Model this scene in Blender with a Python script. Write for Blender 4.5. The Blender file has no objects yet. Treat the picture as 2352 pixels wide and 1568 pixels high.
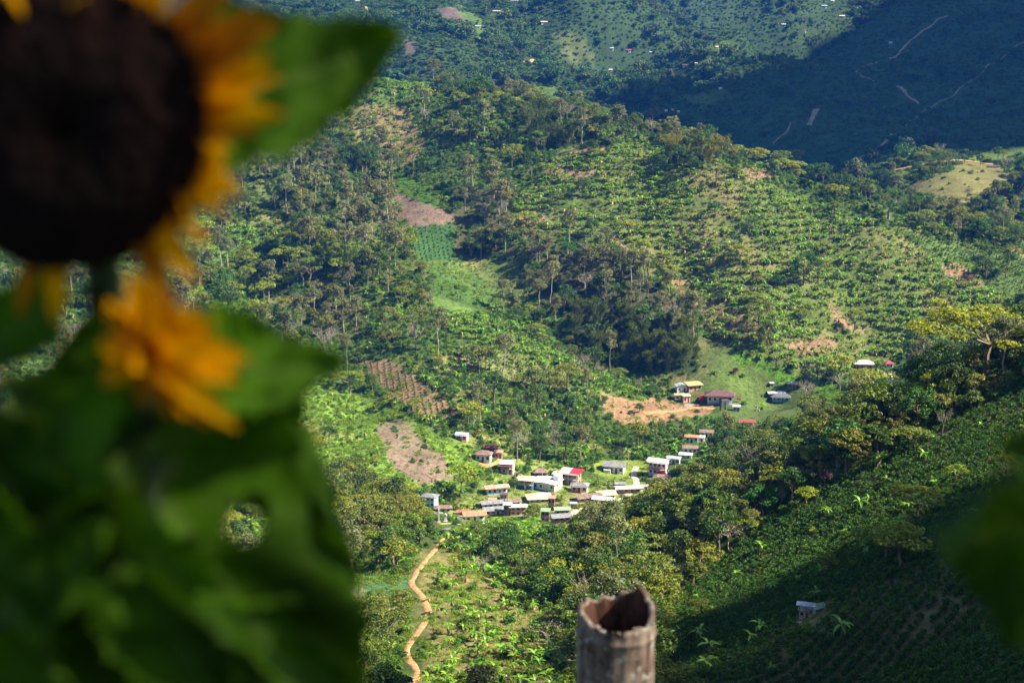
import bpy, bmesh, math, random
import numpy as np
from mathutils import Vector, Matrix, noise as mnoise

R = math.radians
random.seed(7)
RS = np.random.RandomState(11)
SC = bpy.context.scene
COL = SC.collection

# ------------------------------------------------------------ camera
PITCH = R(12.0)
TH = 36.0 / 50.0                    # frame width per metre of distance
cam_d = bpy.data.cameras.new("camera")
cam = bpy.data.objects.new("camera", cam_d)
COL.objects.link(cam)
cam.location = (0, 0, 0)
cam.rotation_euler = (R(90) - PITCH, 0, 0)
cam_d.lens = 50.0
cam_d.sensor_width = 36.0
cam_d.clip_start = 0.05
cam_d.clip_end = 12000.0
cam_d.dof.use_dof = True
cam_d.dof.focus_distance = 700.0
cam_d.dof.aperture_fstop = 3.0
cam_d.dof.aperture_blades = 7
SC.camera = cam

# ------------------------------------------------------------ world, sun, exposure
SUN_AZ, SUN_EL = 98.0, 43.0         # degrees right of the view, above the horizon
SDIR = Vector((math.sin(R(SUN_AZ)) * math.cos(R(SUN_EL)), math.cos(R(SUN_AZ)) * math.cos(R(SUN_EL)), math.sin(R(SUN_EL))))
world = bpy.data.worlds.new("World")
SC.world = world
world.use_nodes = True
wn = world.node_tree.nodes
wl = world.node_tree.links
sky = wn.new("ShaderNodeTexSky")
sky.sky_type = 'NISHITA'
sky.sun_disc = False
sky.sun_elevation = R(SUN_EL)
sky.sun_rotation = R(SUN_AZ)
sky.air_density = 1.0
sky.dust_density = 0.4
sky.ozone_density = 2.0
wl.new(sky.outputs[0], wn["Background"].inputs[0])
wn["Background"].inputs[1].default_value = 0.055
sun_d = bpy.data.lights.new("sun", 'SUN')
sun_d.energy = 5.0
sun_d.angle = R(0.5)
sun_d.color = (1.0, 0.90, 0.70)
sun = bpy.data.objects.new("sun", sun_d)
COL.objects.link(sun)
sun.rotation_euler = (-SDIR).to_track_quat('-Z', 'Y').to_euler()
SC.view_settings.view_transform = 'Standard'
SC.view_settings.look = 'None'
SC.view_settings.exposure = 1.85
SC.view_settings.gamma = 1.0
try:
    SC.cycles.max_bounces = 5
    SC.cycles.diffuse_bounces = 2
    SC.cycles.transmission_bounces = 2
    SC.cycles.volume_bounces = 0
    SC.cycles.use_denoising = True
    SC.cycles.use_adaptive_sampling = True
    SC.cycles.adaptive_threshold = 0.02
except Exception:
    pass

# ------------------------------------------------------------ picture <-> world helpers
# (u, v) is a place in the photograph on a 2352 x 1568 grid
CP, SP = math.cos(PITCH), math.sin(PITCH)

def ray(u, v):
    dx = (u - 1176.0) / 2352.0 * TH
    dz = (784.0 - v) / 2352.0 * TH
    return dx, CP + SP * dz, -SP + CP * dz

def at(u, v, Y):
    a, b, c = ray(u, v)
    return (a * Y / b, Y, c * Y / b)

def project(x, y, z):
    d = y * CP - z * SP
    up = y * SP + z * CP
    d = np.where(np.abs(d) < 1e-3, 1e-3, d)
    return 1176.0 + x / d * 2352.0 / TH, 784.0 - up / d * 2352.0 / TH, d

# ------------------------------------------------------------ terrain
CTRL_UV = [
    # near slope
    (950, 1560, 285), (1200, 1560, 275), (1500, 1560, 265), (1700, 1560, 235), (2000, 1560, 205), (2352, 1560, 178), (600, 1560, 280), (100, 1560, 260),
    (980, 1420, 330), (960, 1330, 375), (1010, 1240, 440), (1200, 1400, 345), (1400, 1400, 345), (1250, 1280, 430), (1120, 1250, 450),
    (850, 1480, 320), (830, 1330, 385), (700, 1250, 430), (300, 1300, 390), (0, 1200, 430), (820, 1180, 470), (1400, 1320, 400),
    (1600, 1400, 322), (1850, 1400, 262), (2100, 1400, 240), (2352, 1400, 225),
    (1500, 1220, 425), (1600, 1170, 420), (1700, 1120, 425), (1800, 1080, 425), (1900, 1045, 425), (2000, 1010, 425), (2150, 940, 425), (2352, 850, 425),
    (1700, 1250, 360), (1900, 1180, 350), (2100, 1100, 340), (2300, 1000, 340),
    # village floor
    (1050, 1180, 545), (1150, 1150, 560), (1260, 1150, 560), (1350, 1110, 590), (1480, 1090, 600), (1530, 1060, 610), (980, 1140, 550), (1180, 1060, 600),
    (1120, 1040, 600), (1060, 1005, 610), (1280, 1060, 615), (1420, 1060, 620), (1600, 1000, 650), (1700, 960, 670), (1560, 900, 690), (1660, 930, 680), (1800, 910, 710),
    (1850, 870, 720), (1990, 850, 740), (2030, 875, 725),
    # left slopes
    (700, 1080, 545), (700, 950, 610), (900, 1020, 590), (950, 900, 650), (800, 800, 690), (600, 700, 740), (450, 550, 830), (300, 750, 700), (100, 880, 610), (0, 780, 650),
    (560, 400, 920), (700, 550, 830), (860, 600, 790), (1000, 700, 745), (1200, 800, 720), (1400, 870, 705), (1100, 900, 670), (1300, 960, 665), (1450, 940, 680),
    (700, 330, 990), (900, 330, 970), (900, 460, 880), (1050, 520, 850), (1080, 600, 810), (1180, 650, 790),
    (1000, 200, 1050), (860, 190, 1080), (700, 170, 1120), (1150, 230, 1020), (1100, 400, 920), (1250, 400, 905), (1400, 320, 940),
    # gully with the grey wood
    (1250, 640, 800), (1400, 730, 765), (1550, 820, 730), (1300, 540, 845), (1500, 640, 800),
    # right face
    (1560, 320, 930), (1700, 380, 900), (1860, 420, 890), (2000, 455, 880), (2100, 490, 870), (2220, 530, 860), (2352, 560, 850),
    (1600, 500, 850), (1800, 600, 815), (1700, 700, 775), (2000, 700, 785), (2200, 700, 795), (2352, 700, 800), (1900, 800, 750), (1700, 790, 735), (1750, 850, 722),
    (1240, 250, 1000), (1330, 270, 975), (1450, 295, 950),
    # far meadow hill on the right
    (2110, 440, 1050), (2260, 385, 1130), (2352, 345, 1180), (2352, 500, 1010), (2200, 480, 1000), (2040, 400, 1130),
    # shaded hill
    (1870, 375, 1230), (1750, 330, 1290), (1620, 290, 1350), (1540, 255, 1400), (2000, 300, 1290), (2352, 280, 1260), (1800, 220, 1450), (2050, 180, 1500), (2352, 120, 1560),
    (1600, 225, 1480), (1720, 195, 1560), (1830, 150, 1640), (1930, 95, 1730), (2050, 30, 1830), (2160, -40, 1900), (2352, -80, 1950),
    # far slopes
    (1330, 185, 1480), (1100, 150, 1520), (900, 110, 1560), (700, 60, 1640), (1400, 100, 1700), (1150, 20, 1850), (900, 0, 1850), (1550, 60, 1800), (1500, 190, 1500), (1620, 140, 1700),
    (1450, -20, 2050), (1700, 60, 1950), (1850, -20, 2150), (1000, -120, 2200), (1500, -160, 2400), (2100, -200, 2500), (600, -60, 2000), (300, 0, 1900), (0, 50, 1900),
]
CTRL_XYZ = [
    (0, 0, -1.75), (0, 6, -4.2), (0, 30, -20), (30, 30, -19), (-30, 30, -21), (0, 90, -62), (60, 90, -54), (-60, 90, -62), (0, 150, -92), (90, 150, -78), (-80, 150, -96),
    (0, 12, -8.6), (12, 12, -8.2), (-12, 12, -8.8), (0, 20, -14.5), (20, 235, -119), (42, 235, -116), (62, 225, -110), (0, 205, -112), (-50, 205, -112), (45, 200, -108), (0, 240, -122), (-45, 240, -122), (-90, 230, -124), (0, 60, -44), (-60, 60, -46), (60, 60, -40),
    (120, 0, 8), (-120, 0, -4), (0, -120, 40), (200, -100, 45), (-200, -100, 30),
    # hidden floor behind the near spur
    (120, 500, -172), (160, 560, -170), (200, 520, -158), (75, 500, -178), (160, 640, -168), (240, 600, -150), (240, 720, -165), (190, 480, -150),
    # hidden dip behind the middle ridge
    (-60, 1220, -150), (60, 1200, -165), (150, 1150, -180), (-180, 1240, -140), (230, 1080, -170), (300, 970, -160), (-350, 1250, -120),
    # hidden drop behind the shaded hill
    (330, 2000, -110), (250, 1830, -140), (450, 2150, -40), (150, 1660, -140), (700, 2100, 160),
    (700, 1300, 20), (700, 900, 0), (500, 600, -40), (300, 300, -50), (-600, 1200, 0), (-600, 700, -60), (-400, 400, -90), (-900, 1800, 60), (1200, 2000, 200), (0, 3200, 260), (-1000, 3000, 260), (1200, 3200, 260),
]

def _tps(r2):
    return 0.5 * r2 * np.log(r2 + 1e-12)

_c = np.array([at(*q) for q in CTRL_UV] + CTRL_XYZ, dtype=float)
# work in a space where distance shrinks with depth, so that near detail and far detail weigh alike
def _warp(x, y):
    x = np.asarray(x, float); y = np.asarray(y, float)
    yy = np.sqrt(np.maximum(y, 0) ** 2 + 120.0 ** 2)
    t = np.log(yy / 120.0) * 1.55 + np.minimum(y, 0) / 400.0
    return x / (yy * 0.9 + 60.0) * 1.5, t
WXC, WYC = _warp(_c[:, 0], _c[:, 1])
# heights are stored as slope from the viewpoint so that the fit is even over all depths
def _hs(y):
    return np.sqrt(np.maximum(y, 0) ** 2 + 120.0 ** 2)
NCP = len(_c)
_K = _tps((WXC[:, None] - WXC[None]) ** 2 + (WYC[:, None] - WYC[None]) ** 2) + np.eye(NCP) * 0.0006
_P = np.stack([np.ones(NCP), WXC, WYC], 1)
_A = np.block([[_K, _P], [_P.T, np.zeros((3, 3))]])
WCP = np.linalg.solve(_A, np.concatenate([_c[:, 2] / _hs(_c[:, 1]), np.zeros(3)]))

def _vn(x, y, seed):
    # smooth value noise on a lattice
    xi = np.floor(x).astype(np.int64); yi = np.floor(y).astype(np.int64)
    fx = x - xi; fy = y - yi
    fx = fx * fx * (3 - 2 * fx); fy = fy * fy * (3 - 2 * fy)
    def h(a, b):
        n = (a * 374761393 + b * 668265263 + seed * 1274126177) & 0xffffffff
        n = ((n ^ (n >> 13)) * 1274126177) & 0xffffffff
        return ((n ^ (n >> 16)) & 0xffff) / 65535.0
    return (h(xi, yi) * (1 - fx) + h(xi + 1, yi) * fx) * (1 - fy) + (h(xi, yi + 1) * (1 - fx) + h(xi + 1, yi + 1) * fx) * fy

def fbm(x, y, scale, seed, octv=4):
    x = np.asarray(x, float); y = np.asarray(y, float)
    s = 0; a = 0.5; f = 1.0 / scale
    for k in range(octv):
        s = s + a * (_vn(x * f + 17.3 * k, y * f - 9.1 * k, seed + k) - 0.5)
        a *= 0.5; f *= 2.03
    return s

GULLIES = [
    ([at(1080, 560, 830), at(1230, 700, 780), at(1420, 800, 735), at(1580, 860, 705)], 13, 26),
    ([at(1560, 600, 820), at(1640, 740, 750), at(1760, 850, 715)], 9, 16),
    ([at(560, 560, 810), at(760, 720, 720), at(830, 880, 640)], 10, 24),
    ([at(940, 260, 1010), at(900, 400, 920), at(880, 520, 850)], 8, 22),
    ([at(1850, 480, 870), at(1950, 640, 800), at(2030, 790, 755)], 6, 20),
    ([at(1500, 320, 930), at(1480, 470, 865)], 5, 20),
]

def height(x, y):
    x = np.asarray(x, float); y = np.asarray(y, float)
    shp = np.broadcast(x, y).shape
    x = np.broadcast_to(x, shp).ravel(); y = np.broadcast_to(y, shp).ravel()
    out = np.empty(len(x))
    for i in range(0, len(x), 40000):
        xs = x[i:i + 40000]; ys = y[i:i + 40000]
        a, b = _warp(xs, ys)
        k = _tps((a[:, None] - WXC[None]) ** 2 + (b[:, None] - WYC[None]) ** 2)
        s = k @ WCP[:NCP] + WCP[NCP] + WCP[NCP + 1] * a + WCP[NCP + 2] * b
        z = s * _hs(ys)
        far = np.clip((ys - 1150) / 300, 0, 1)
        amp = np.clip(ys / 500.0, 0, 1) * (9 + 26 * far)
        z = z + fbm(xs, ys, 95.0, 3, 4) * amp * 1.25
        for pts, dep, wid in GULLIES:
            best = np.full(len(xs), 1e9)
            for p, q in zip(pts[:-1], pts[1:]):
                dx_, dy_ = q[0] - p[0], q[1] - p[1]
                t = np.clip(((xs - p[0]) * dx_ + (ys - p[1]) * dy_) / (dx_ * dx_ + dy_ * dy_), 0, 1)
                best = np.minimum(best, np.hypot(xs - p[0] - t * dx_, ys - p[1] - t * dy_))
            z = z - dep * np.exp(-(best / wid) ** 2)
        out[i:i + 40000] = z
    return out.reshape(shp)

def hz(x, y):
    return float(height(np.array([x]), np.array([y]))[0])

# fan-shaped sheet
NR, NC = 760, 760
_t = np.linspace(0, 1, NR)
ROWY = np.concatenate([np.linspace(-160, 118, 30), 120 * np.exp(np.linspace(0, math.log(3300 / 120.0), NR))])
NR = len(ROWY)
_s = np.linspace(-1, 1, NC)
HALF = np.where(ROWY < 120, 170 + 0.55 * np.maximum(ROWY, 0), 0) + np.where(ROWY >= 120, 170 + 0.55 * ROWY, 0)
GX = (_s[None, :] * HALF[:, None]); GY = np.repeat(ROWY[:, None], NC, 1)
GZ = height(GX, GY)

# visibility horizon over the fan (rows are in order of distance); angle columns
NA = 700
ANG = np.linspace(-0.46, 0.46, NA)
_vr = np.arange(100, 3200, 3.0)
_vz = height(ANG[None, :] * _vr[:, None], np.repeat(_vr[:, None], NA, 1))
_slope = _vz / _vr[:, None]
HORI = np.maximum.accumulate(_slope, 0)

def visible(x, y, z, clear=7.0):
    a = x / np.maximum(y, 1.0)
    ia = np.clip(np.round((a - ANG[0]) / (ANG[1] - ANG[0])).astype(int), 0, NA - 1)
    ir = np.clip(((y - 100) / 3.0).astype(int) - 1, 0, len(_vr) - 1)
    return (z + clear) / np.maximum(y, 1) >= HORI[ir, ia] - 0.0005

def ground_at(u, v, ymin=150.0):
    # where the line of sight through (u, v) first meets the ground
    a, b, c = ray(u, v)
    ys = np.arange(ymin, 3150, 1.5)
    zs = height(ys * a / b, ys)
    hit = np.where(ys * c / b <= zs)[0]
    y = ys[hit[0]] if len(hit) else 3000.0
    return Vector((y * a / b, y, hz(y * a / b, y)))
# ------------------------------------------------------------ land use: patches of ground
ZONES = [
    # name, nearest, farthest, outline on the 2352 x 1568 grid
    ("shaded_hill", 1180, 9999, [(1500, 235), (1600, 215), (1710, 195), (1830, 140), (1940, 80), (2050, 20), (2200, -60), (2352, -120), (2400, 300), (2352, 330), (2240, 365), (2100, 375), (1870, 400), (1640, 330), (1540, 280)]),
    ("far_mauve", 1180, 9999, [(995, 20), (1040, 12), (1082, 50), (1040, 58)]),
    ("far_lawn", 1180, 9999, [(1045, 10), (1085, 28), (1135, 85), (1100, 95), (1080, 60)]),
    ("far_lawn", 1180, 9999, [(1590, 112), (1690, 92), (1700, 104), (1640, 122)]),
    ("far_lawn", 1180, 9999, [(1600, 135), (1650, 140), (1640, 160), (1600, 158)]),
    ("far_lawn", 1180, 9999, [(1570, 225), (1640, 205), (1690, 215), (1600, 250)]),
    ("far_lawn", 1180, 9999, [(1760, 150), (1810, 140), (1830, 152), (1780, 165)]),
    ("far_lawn", 1180, 9999, [(1150, 205), (1270, 195), (1290, 222), (1190, 228)]),
    ("far_pasture", 1180, 9999, [(1270, 62), (1340, 85), (1375, 135), (1310, 150), (1280, 110)]),
    ("far_mauve", 1180, 9999, [(925, 85), (950, 100), (960, 125), (930, 128)]),
    ("meadow_hill", 980, 1260, [(2040, 460), (2090, 425), (2180, 392), (2235, 372), (2300, 380), (2320, 400), (2352, 395), (2352, 415), (2290, 440), (2230, 470), (2140, 490), (2090, 470)]),
    ("meadow_crest", 1000, 1300, [(2215, 365), (2290, 345), (2352, 333), (2400, 333), (2400, 360), (2300, 372), (2240, 378)]),
    ("far_dark_wood", 930, 1260, [(2330, 395), (2420, 350), (2420, 560), (2250, 500), (2200, 485), (2290, 455), (2340, 430)]),
    # middle hill
    ("coffee_rows_right", 600, 960, [(2060, 520), (2200, 560), (2400, 600), (2400, 680), (2280, 680), (2200, 640), (2100, 580)]),
    ("banana_face", 600, 1000, [(1160, 480), (1240, 400), (1290, 335), (1450, 335), (1640, 370), (1800, 440), (1950, 500), (2080, 540), (2180, 640), (2352, 690), (2352, 760), (2150, 800), (2000, 845), (1860, 870), (1740, 830), (1640, 760), (1560, 660), (1440, 570), (1330, 545), (1180, 530)]),
    ("pink_patch", 600, 960, [(2155, 600), (2215, 608), (2262, 660), (2190, 645)]),
    ("pink_patch", 700, 1000, [(1370, 530), (1415, 545), (1465, 600), (1420, 590)]),
    ("pink_patch", 600, 1000, [(1540, 640), (1580, 640), (1630, 720), (1590, 700)]),
    ("pink_patch", 700, 1000, [(1290, 335), (1370, 328), (1405, 345), (1310, 354)]),
    ("pink_patch", 700, 1000, [(1248, 383), (1330, 390), (1400, 400), (1340, 410), (1255, 402)]),
    ("pink_patch", 700, 1000, [(1700, 388), (1760, 394), (1795, 410), (1720, 414)]),
    ("pink_patch", 700, 1000, [(1180, 505), (1240, 494), (1275, 505), (1200, 522)]),
    ("pink_bananas", 600, 1000, [(1590, 680), (1700, 715), (1770, 770), (1700, 775), (1620, 725)]),
    ("pink_patch", 600, 1000, [(1780, 788), (1900, 778), (1935, 800), (1850, 818)]),
    ("pink_patch", 600, 1000, [(1895, 695), (1955, 742), (1995, 760), (1930, 752)]),
    ("vivid_bananas", 700, 1150, [(1050, 270), (1120, 260), (1240, 320), (1220, 360), (1100, 330)]),
    ("vivid_bananas", 700, 1200, [(890, 150), (1000, 180), (1010, 240), (920, 260), (850, 230)]),
    ("pink_bananas", 700, 1100, [(860, 235), (940, 250), (980, 330), (940, 390), (880, 330), (820, 320), (800, 250)]),
    ("mauve_field", 700, 1000, [(905, 447), (990, 468), (1052, 490), (1045, 512), (940, 513), (895, 500)]),
    ("vivid_grass", 700, 1000, [(900, 385), (950, 410), (1050, 488), (990, 468), (910, 445)]),
    ("seedling_plot", 700, 1000, [(780, 515), (880, 500), (890, 525), (800, 545)]),
    ("young_coffee", 700, 1000, [(944, 513), (1045, 513), (1045, 590), (1060, 606), (960, 604)]),
    ("grass_plot", 600, 1000, [(960, 604), (1060, 600), (1190, 600), (1215, 690), (1110, 725), (1000, 690)]),
    ("grey_wood", 600, 1000, [(1040, 430), (1160, 440), (1190, 590), (1050, 590)]),
    ("grey_wood", 600, 960, [(1200, 570), (1290, 565), (1400, 585), (1560, 690), (1610, 780), (1500, 750), (1400, 735), (1300, 715), (1230, 690)]),
    ("bamboo_grove", 600, 900, [(1310, 715), (1400, 735), (1500, 750), (1610, 790), (1600, 870), (1500, 855), (1420, 855), (1320, 800)]),
    ("bamboo_grove", 800, 1100, [(1205, 275), (1290, 255), (1345, 280), (1340, 340), (1215, 345)]),
    ("yellow_bamboo", 700, 1100, [(1520, 315), (1600, 310), (1660, 350), (1640, 400), (1540, 380)]),
    ("pasture", 600, 900, [(1605, 765), (1690, 800), (1780, 850), (1860, 885), (1850, 940), (1790, 970), (1690, 970), (1640, 935), (1540, 905), (1540, 865), (1600, 860)]),
    ("vivid_strip", 600, 900, [(1680, 805), (1830, 865), (1810, 885), (1690, 825)]),
    ("vivid_strip", 600, 900, [(1868, 862), (1915, 890), (1940, 925), (1905, 925), (1870, 890)]),
    ("orange_soil", 600, 800, [(1375, 893), (1450, 902), (1560, 925), (1640, 940), (1610, 955), (1500, 975), (1420, 970), (1375, 930)]),
    ("banana_ridge", 550, 950, [(990, 680), (1070, 700), (1200, 775), (1350, 850), (1500, 925), (1400, 905), (1250, 860), (1080, 790), (970, 735)]),
    ("terraces", 550, 900, [(1050, 795), (1130, 800), (1220, 830), (1320, 870), (1300, 900), (1200, 880), (1080, 830)]),
    ("soil_rows", 500, 900, [(815, 822), (900, 835), (960, 870), (1075, 940), (1040, 962), (950, 950), (870, 880)]),
    ("grass_slope", 450, 800, [(620, 905), (760, 880), (900, 930), (1010, 1000), (1085, 1010), (1100, 1080), (1050, 1125), (900, 1110), (840, 1090), (760, 1120), (690, 1060)]),
    ("mauve_slope", 480, 800, [(862, 975), (925, 963), (1000, 1032), (1048, 1095), (960, 1112), (890, 1062)]),
    ("hill_bananas", 500, 900, [(540, 520), (640, 520), (660, 600), (560, 620), (400, 600), (350, 520), (420, 500)]),
    ("hill_bananas", 500, 900, [(860, 660), (930, 650), (960, 720), (880, 740)]),
    ("slender_wood", 550, 1100, [(520, 320), (760, 320), (890, 330), (900, 440), (900, 570), (800, 560), (640, 540), (540, 470)]),
    ("slender_wood", 550, 900, [(600, 690), (700, 640), (830, 650), (840, 760), (800, 800), (640, 790)]),
    ("umbrella_wood", 550, 950, [(600, 560), (900, 560), (1000, 640), (960, 720), (850, 660), (700, 640), (600, 690), (500, 640)]),
    ("dark_thicket", 700, 1100, [(750, 340), (880, 370), (900, 430), (770, 405)]),
    ("ridge_wood", 850, 1250, [(880, 140), (1000, 150), (1240, 205), (1350, 240), (1480, 270), (1650, 320), (1860, 385), (1860, 400), (1640, 360), (1450, 320), (1340, 335), (1210, 260), (1020, 225)]),
    ("ridge_wood", 700, 1100, [(1860, 385), (2010, 410), (2120, 460), (2250, 510), (2400, 530), (2400, 560), (2220, 545), (2080, 500), (1860, 430)]),
    # village
    ("football_field", 540, 660, [(1345, 1072), (1400, 1058), (1490, 1052), (1500, 1068), (1465, 1085), (1400, 1098)]),
    ("yards", 500, 660, [(1020, 1180), (1100, 1120), (1180, 1040), (1290, 1060), (1360, 1100), (1470, 1080), (1520, 1060), (1540, 1110), (1440, 1150), (1320, 1180), (1240, 1190), (1060, 1205)]),
    ("yards", 600, 760, [(1100, 1000), (1160, 1010), (1190, 1060), (1120, 1070)]),
    # near spur and slopes
    ("coffee_field", 100, 452, [(1500, 1568), (1508, 1440), (1548, 1381), (1630, 1316), (1685, 1264), (1753, 1223), (1815, 1162), (1890, 1110), (1993, 1066), (2078, 1023), (2184, 972), (2256, 934), (2352, 885), (2500, 820), (2500, 1700), (1450, 1700)]),
    ("spur_wood", 150, 470, [(1200, 1225), (1300, 1180), (1500, 1050), (1800, 900), (2060, 780), (2352, 600), (2500, 600), (2500, 860), (2352, 885), (2184, 972), (1993, 1066), (1815, 1162), (1685, 1264), (1548, 1381), (1500, 1568), (1330, 1568), (1320, 1440), (1180, 1330)]),
    ("path_wood", 300, 520, [(760, 1120), (960, 1150), (1020, 1215), (1000, 1250), (950, 1320), (900, 1330), (820, 1270), (740, 1200)]),
    ("banana_slope", 200, 430, [(955, 1345), (1010, 1262), (1080, 1262), (1200, 1330), (1310, 1420), (1340, 1568), (1340, 1700), (930, 1700), (990, 1420)]),
    ("banana_grove", 380, 540, [(1030, 1245), (1050, 1215), (1300, 1200), (1330, 1250), (1250, 1330), (1180, 1330), (1080, 1262)]),
    ("grey_crop", 280, 430, [(815, 1280), (930, 1330), (955, 1385), (930, 1402), (820, 1380)]),
    ("lush_slope", 200, 430, [(700, 1380), (930, 1400), (975, 1430), (920, 1500), (940, 1700), (600, 1700)]),
]
ZN = ["mixed", "far_wood"] + sorted(set(z[0] for z in ZONES))
ZI = {n: i for i, n in enumerate(ZN)}

def in_poly(u, v, poly):
    ins = np.zeros(u.shape, bool)
    n = len(poly)
    for i in range(n):
        x1, y1 = poly[i]; x2, y2 = poly[(i + 1) % n]
        if y1 == y2:
            continue
        c = ((y1 > v) != (y2 > v)) & (u < (x2 - x1) * (v - y1) / (y2 - y1) + x1)
        ins ^= c
    return ins

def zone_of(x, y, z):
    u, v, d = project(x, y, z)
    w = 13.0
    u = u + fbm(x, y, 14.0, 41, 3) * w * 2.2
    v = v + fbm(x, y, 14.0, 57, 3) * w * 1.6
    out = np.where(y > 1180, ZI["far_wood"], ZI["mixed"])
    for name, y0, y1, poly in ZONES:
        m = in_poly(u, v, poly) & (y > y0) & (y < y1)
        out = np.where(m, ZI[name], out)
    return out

# bare colours of the soil and turf (linear)
GROUND = {
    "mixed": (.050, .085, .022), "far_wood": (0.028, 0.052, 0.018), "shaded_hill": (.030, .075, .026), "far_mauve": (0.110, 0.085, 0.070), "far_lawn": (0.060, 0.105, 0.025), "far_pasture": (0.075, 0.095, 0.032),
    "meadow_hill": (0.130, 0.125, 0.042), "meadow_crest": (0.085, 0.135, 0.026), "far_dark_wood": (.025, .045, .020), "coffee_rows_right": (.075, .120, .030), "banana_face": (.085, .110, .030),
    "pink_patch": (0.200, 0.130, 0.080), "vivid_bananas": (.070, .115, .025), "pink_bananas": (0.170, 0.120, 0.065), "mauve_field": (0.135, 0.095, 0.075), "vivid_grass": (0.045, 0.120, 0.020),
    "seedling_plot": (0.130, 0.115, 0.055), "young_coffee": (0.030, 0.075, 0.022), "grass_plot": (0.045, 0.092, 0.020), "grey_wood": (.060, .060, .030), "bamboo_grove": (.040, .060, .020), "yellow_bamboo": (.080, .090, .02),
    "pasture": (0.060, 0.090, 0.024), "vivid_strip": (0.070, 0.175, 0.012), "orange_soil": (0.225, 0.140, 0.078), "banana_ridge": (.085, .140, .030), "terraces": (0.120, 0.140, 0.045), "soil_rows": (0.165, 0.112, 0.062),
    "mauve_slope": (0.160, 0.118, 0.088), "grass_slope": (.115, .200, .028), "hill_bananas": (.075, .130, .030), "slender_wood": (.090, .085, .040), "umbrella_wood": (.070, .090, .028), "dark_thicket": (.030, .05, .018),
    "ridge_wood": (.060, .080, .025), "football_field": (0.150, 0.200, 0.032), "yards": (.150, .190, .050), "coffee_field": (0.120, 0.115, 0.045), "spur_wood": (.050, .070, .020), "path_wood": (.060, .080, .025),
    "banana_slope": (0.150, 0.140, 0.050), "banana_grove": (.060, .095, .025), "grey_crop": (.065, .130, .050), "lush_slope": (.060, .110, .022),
}

# ------------------------------------------------------------ object helpers
def tag(o, label=None, cat=None, group=None, kind=None):
    if label: o["label"] = label
    if cat: o["category"] = cat
    if group: o["group"] = group
    if kind: o["kind"] = kind
    return o

def empty(name, loc, label, cat, group=None, rz=0.0):
    o = bpy.data.objects.new(name, None)
    o.empty_display_size = 0.5
    COL.objects.link(o)
    o.location = loc
    o.rotation_euler = (0, 0, rz)
    return tag(o, label, cat, group)

def link(name, me, parent=None):
    o = bpy.data.objects.new(name, me)
    COL.objects.link(o)
    if parent is not None:
        o.parent = parent
    return o

def new_mesh(name, verts, faces, mats, fm=None, smooth=False):
    me = bpy.data.meshes.new(name)
    me.from_pydata([tuple(map(float, p)) for p in verts], [], [tuple(int(i) for i in f) for f in faces])
    for m in (mats if isinstance(mats, (list, tuple)) else [mats]):
        me.materials.append(m)
    if fm is not None:
        me.polygons.foreach_set("material_index", np.array(fm, dtype=np.int32))
    if smooth:
        me.polygons.foreach_set("use_smooth", np.ones(len(me.polygons), dtype=bool))
    me.update()
    return me

# ------------------------------------------------------------ materials
def nodes_of(name):
    m = bpy.data.materials.new(name)
    m.use_nodes = True
    nt = m.node_tree
    return m, nt.nodes, nt.links, nt.nodes["Principled BSDF"]

def leaf_mat(name, col, var=0.35, hue=0.035, rough=0.55, trans=0.30, tcol=None):
    m, n, l, b = nodes_of(name)
    oi = n.new("ShaderNodeObjectInfo")
    geo = n.new("ShaderNodeNewGeometry")
    hs = n.new("ShaderNodeHueSaturation")
    hs.inputs["Color"].default_value = (*col, 1)
    # each plant its own tone, each leaf clump a little tone of its own
    ri = n.new("ShaderNodeMath"); ri.operation = 'MULTIPLY_ADD'
    ri.inputs[1].default_value = hue * 2; ri.inputs[2].default_value = 0.5 - hue
    l.new(oi.outputs["Random"], ri.inputs[0]); l.new(ri.outputs[0], hs.inputs["Hue"])
    fr = n.new("ShaderNodeMath"); fr.operation = 'MULTIPLY'; fr.inputs[1].default_value = 37.7
    l.new(oi.outputs["Random"], fr.inputs[0])
    f2 = n.new("ShaderNodeMath"); f2.operation = 'FRACT'; l.new(fr.outputs[0], f2.inputs[0])
    v1 = n.new("ShaderNodeMath"); v1.operation = 'MULTIPLY_ADD'; v1.inputs[1].default_value = var; v1.inputs[2].default_value = 1 - var / 2
    l.new(f2.outputs[0], v1.inputs[0])
    v2 = n.new("ShaderNodeMath"); v2.operation = 'MULTIPLY_ADD'; v2.inputs[1].default_value = 0.9; v2.inputs[2].default_value = 0.55
    l.new(geo.outputs["Random Per Island"], v2.inputs[0])
    v3 = n.new("ShaderNodeMath"); v3.operation = 'MULTIPLY'
    l.new(v1.outputs[0], v3.inputs[0]); l.new(v2.outputs[0], v3.inputs[1])
    l.new(v3.outputs[0], hs.inputs["Value"])
    l.new(hs.outputs[0], b.inputs["Base Color"])
    b.inputs["Roughness"].default_value = rough
    b.inputs["Specular IOR Level"].default_value = 0.35
    if trans > 0:
        t = n.new("ShaderNodeBsdfTranslucent")
        mx = n.new("ShaderNodeMixRGB"); mx.blend_type = 'MULTIPLY'; mx.inputs[0].default_value = 1
        tc = tcol or (1.3, 1.25, 0.6)
        mx.inputs[2].default_value = (*tc, 1)
        l.new(hs.outputs[0], mx.inputs[1]); l.new(mx.outputs[0], t.inputs[0])
        ms = n.new("ShaderNodeMixShader"); ms.inputs[0].default_value = trans
        l.new(b.outputs[0], ms.inputs[1]); l.new(t.outputs[0], ms.inputs[2])
        l.new(ms.outputs[0], n["Material Output"].inputs[0])
    return m

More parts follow.
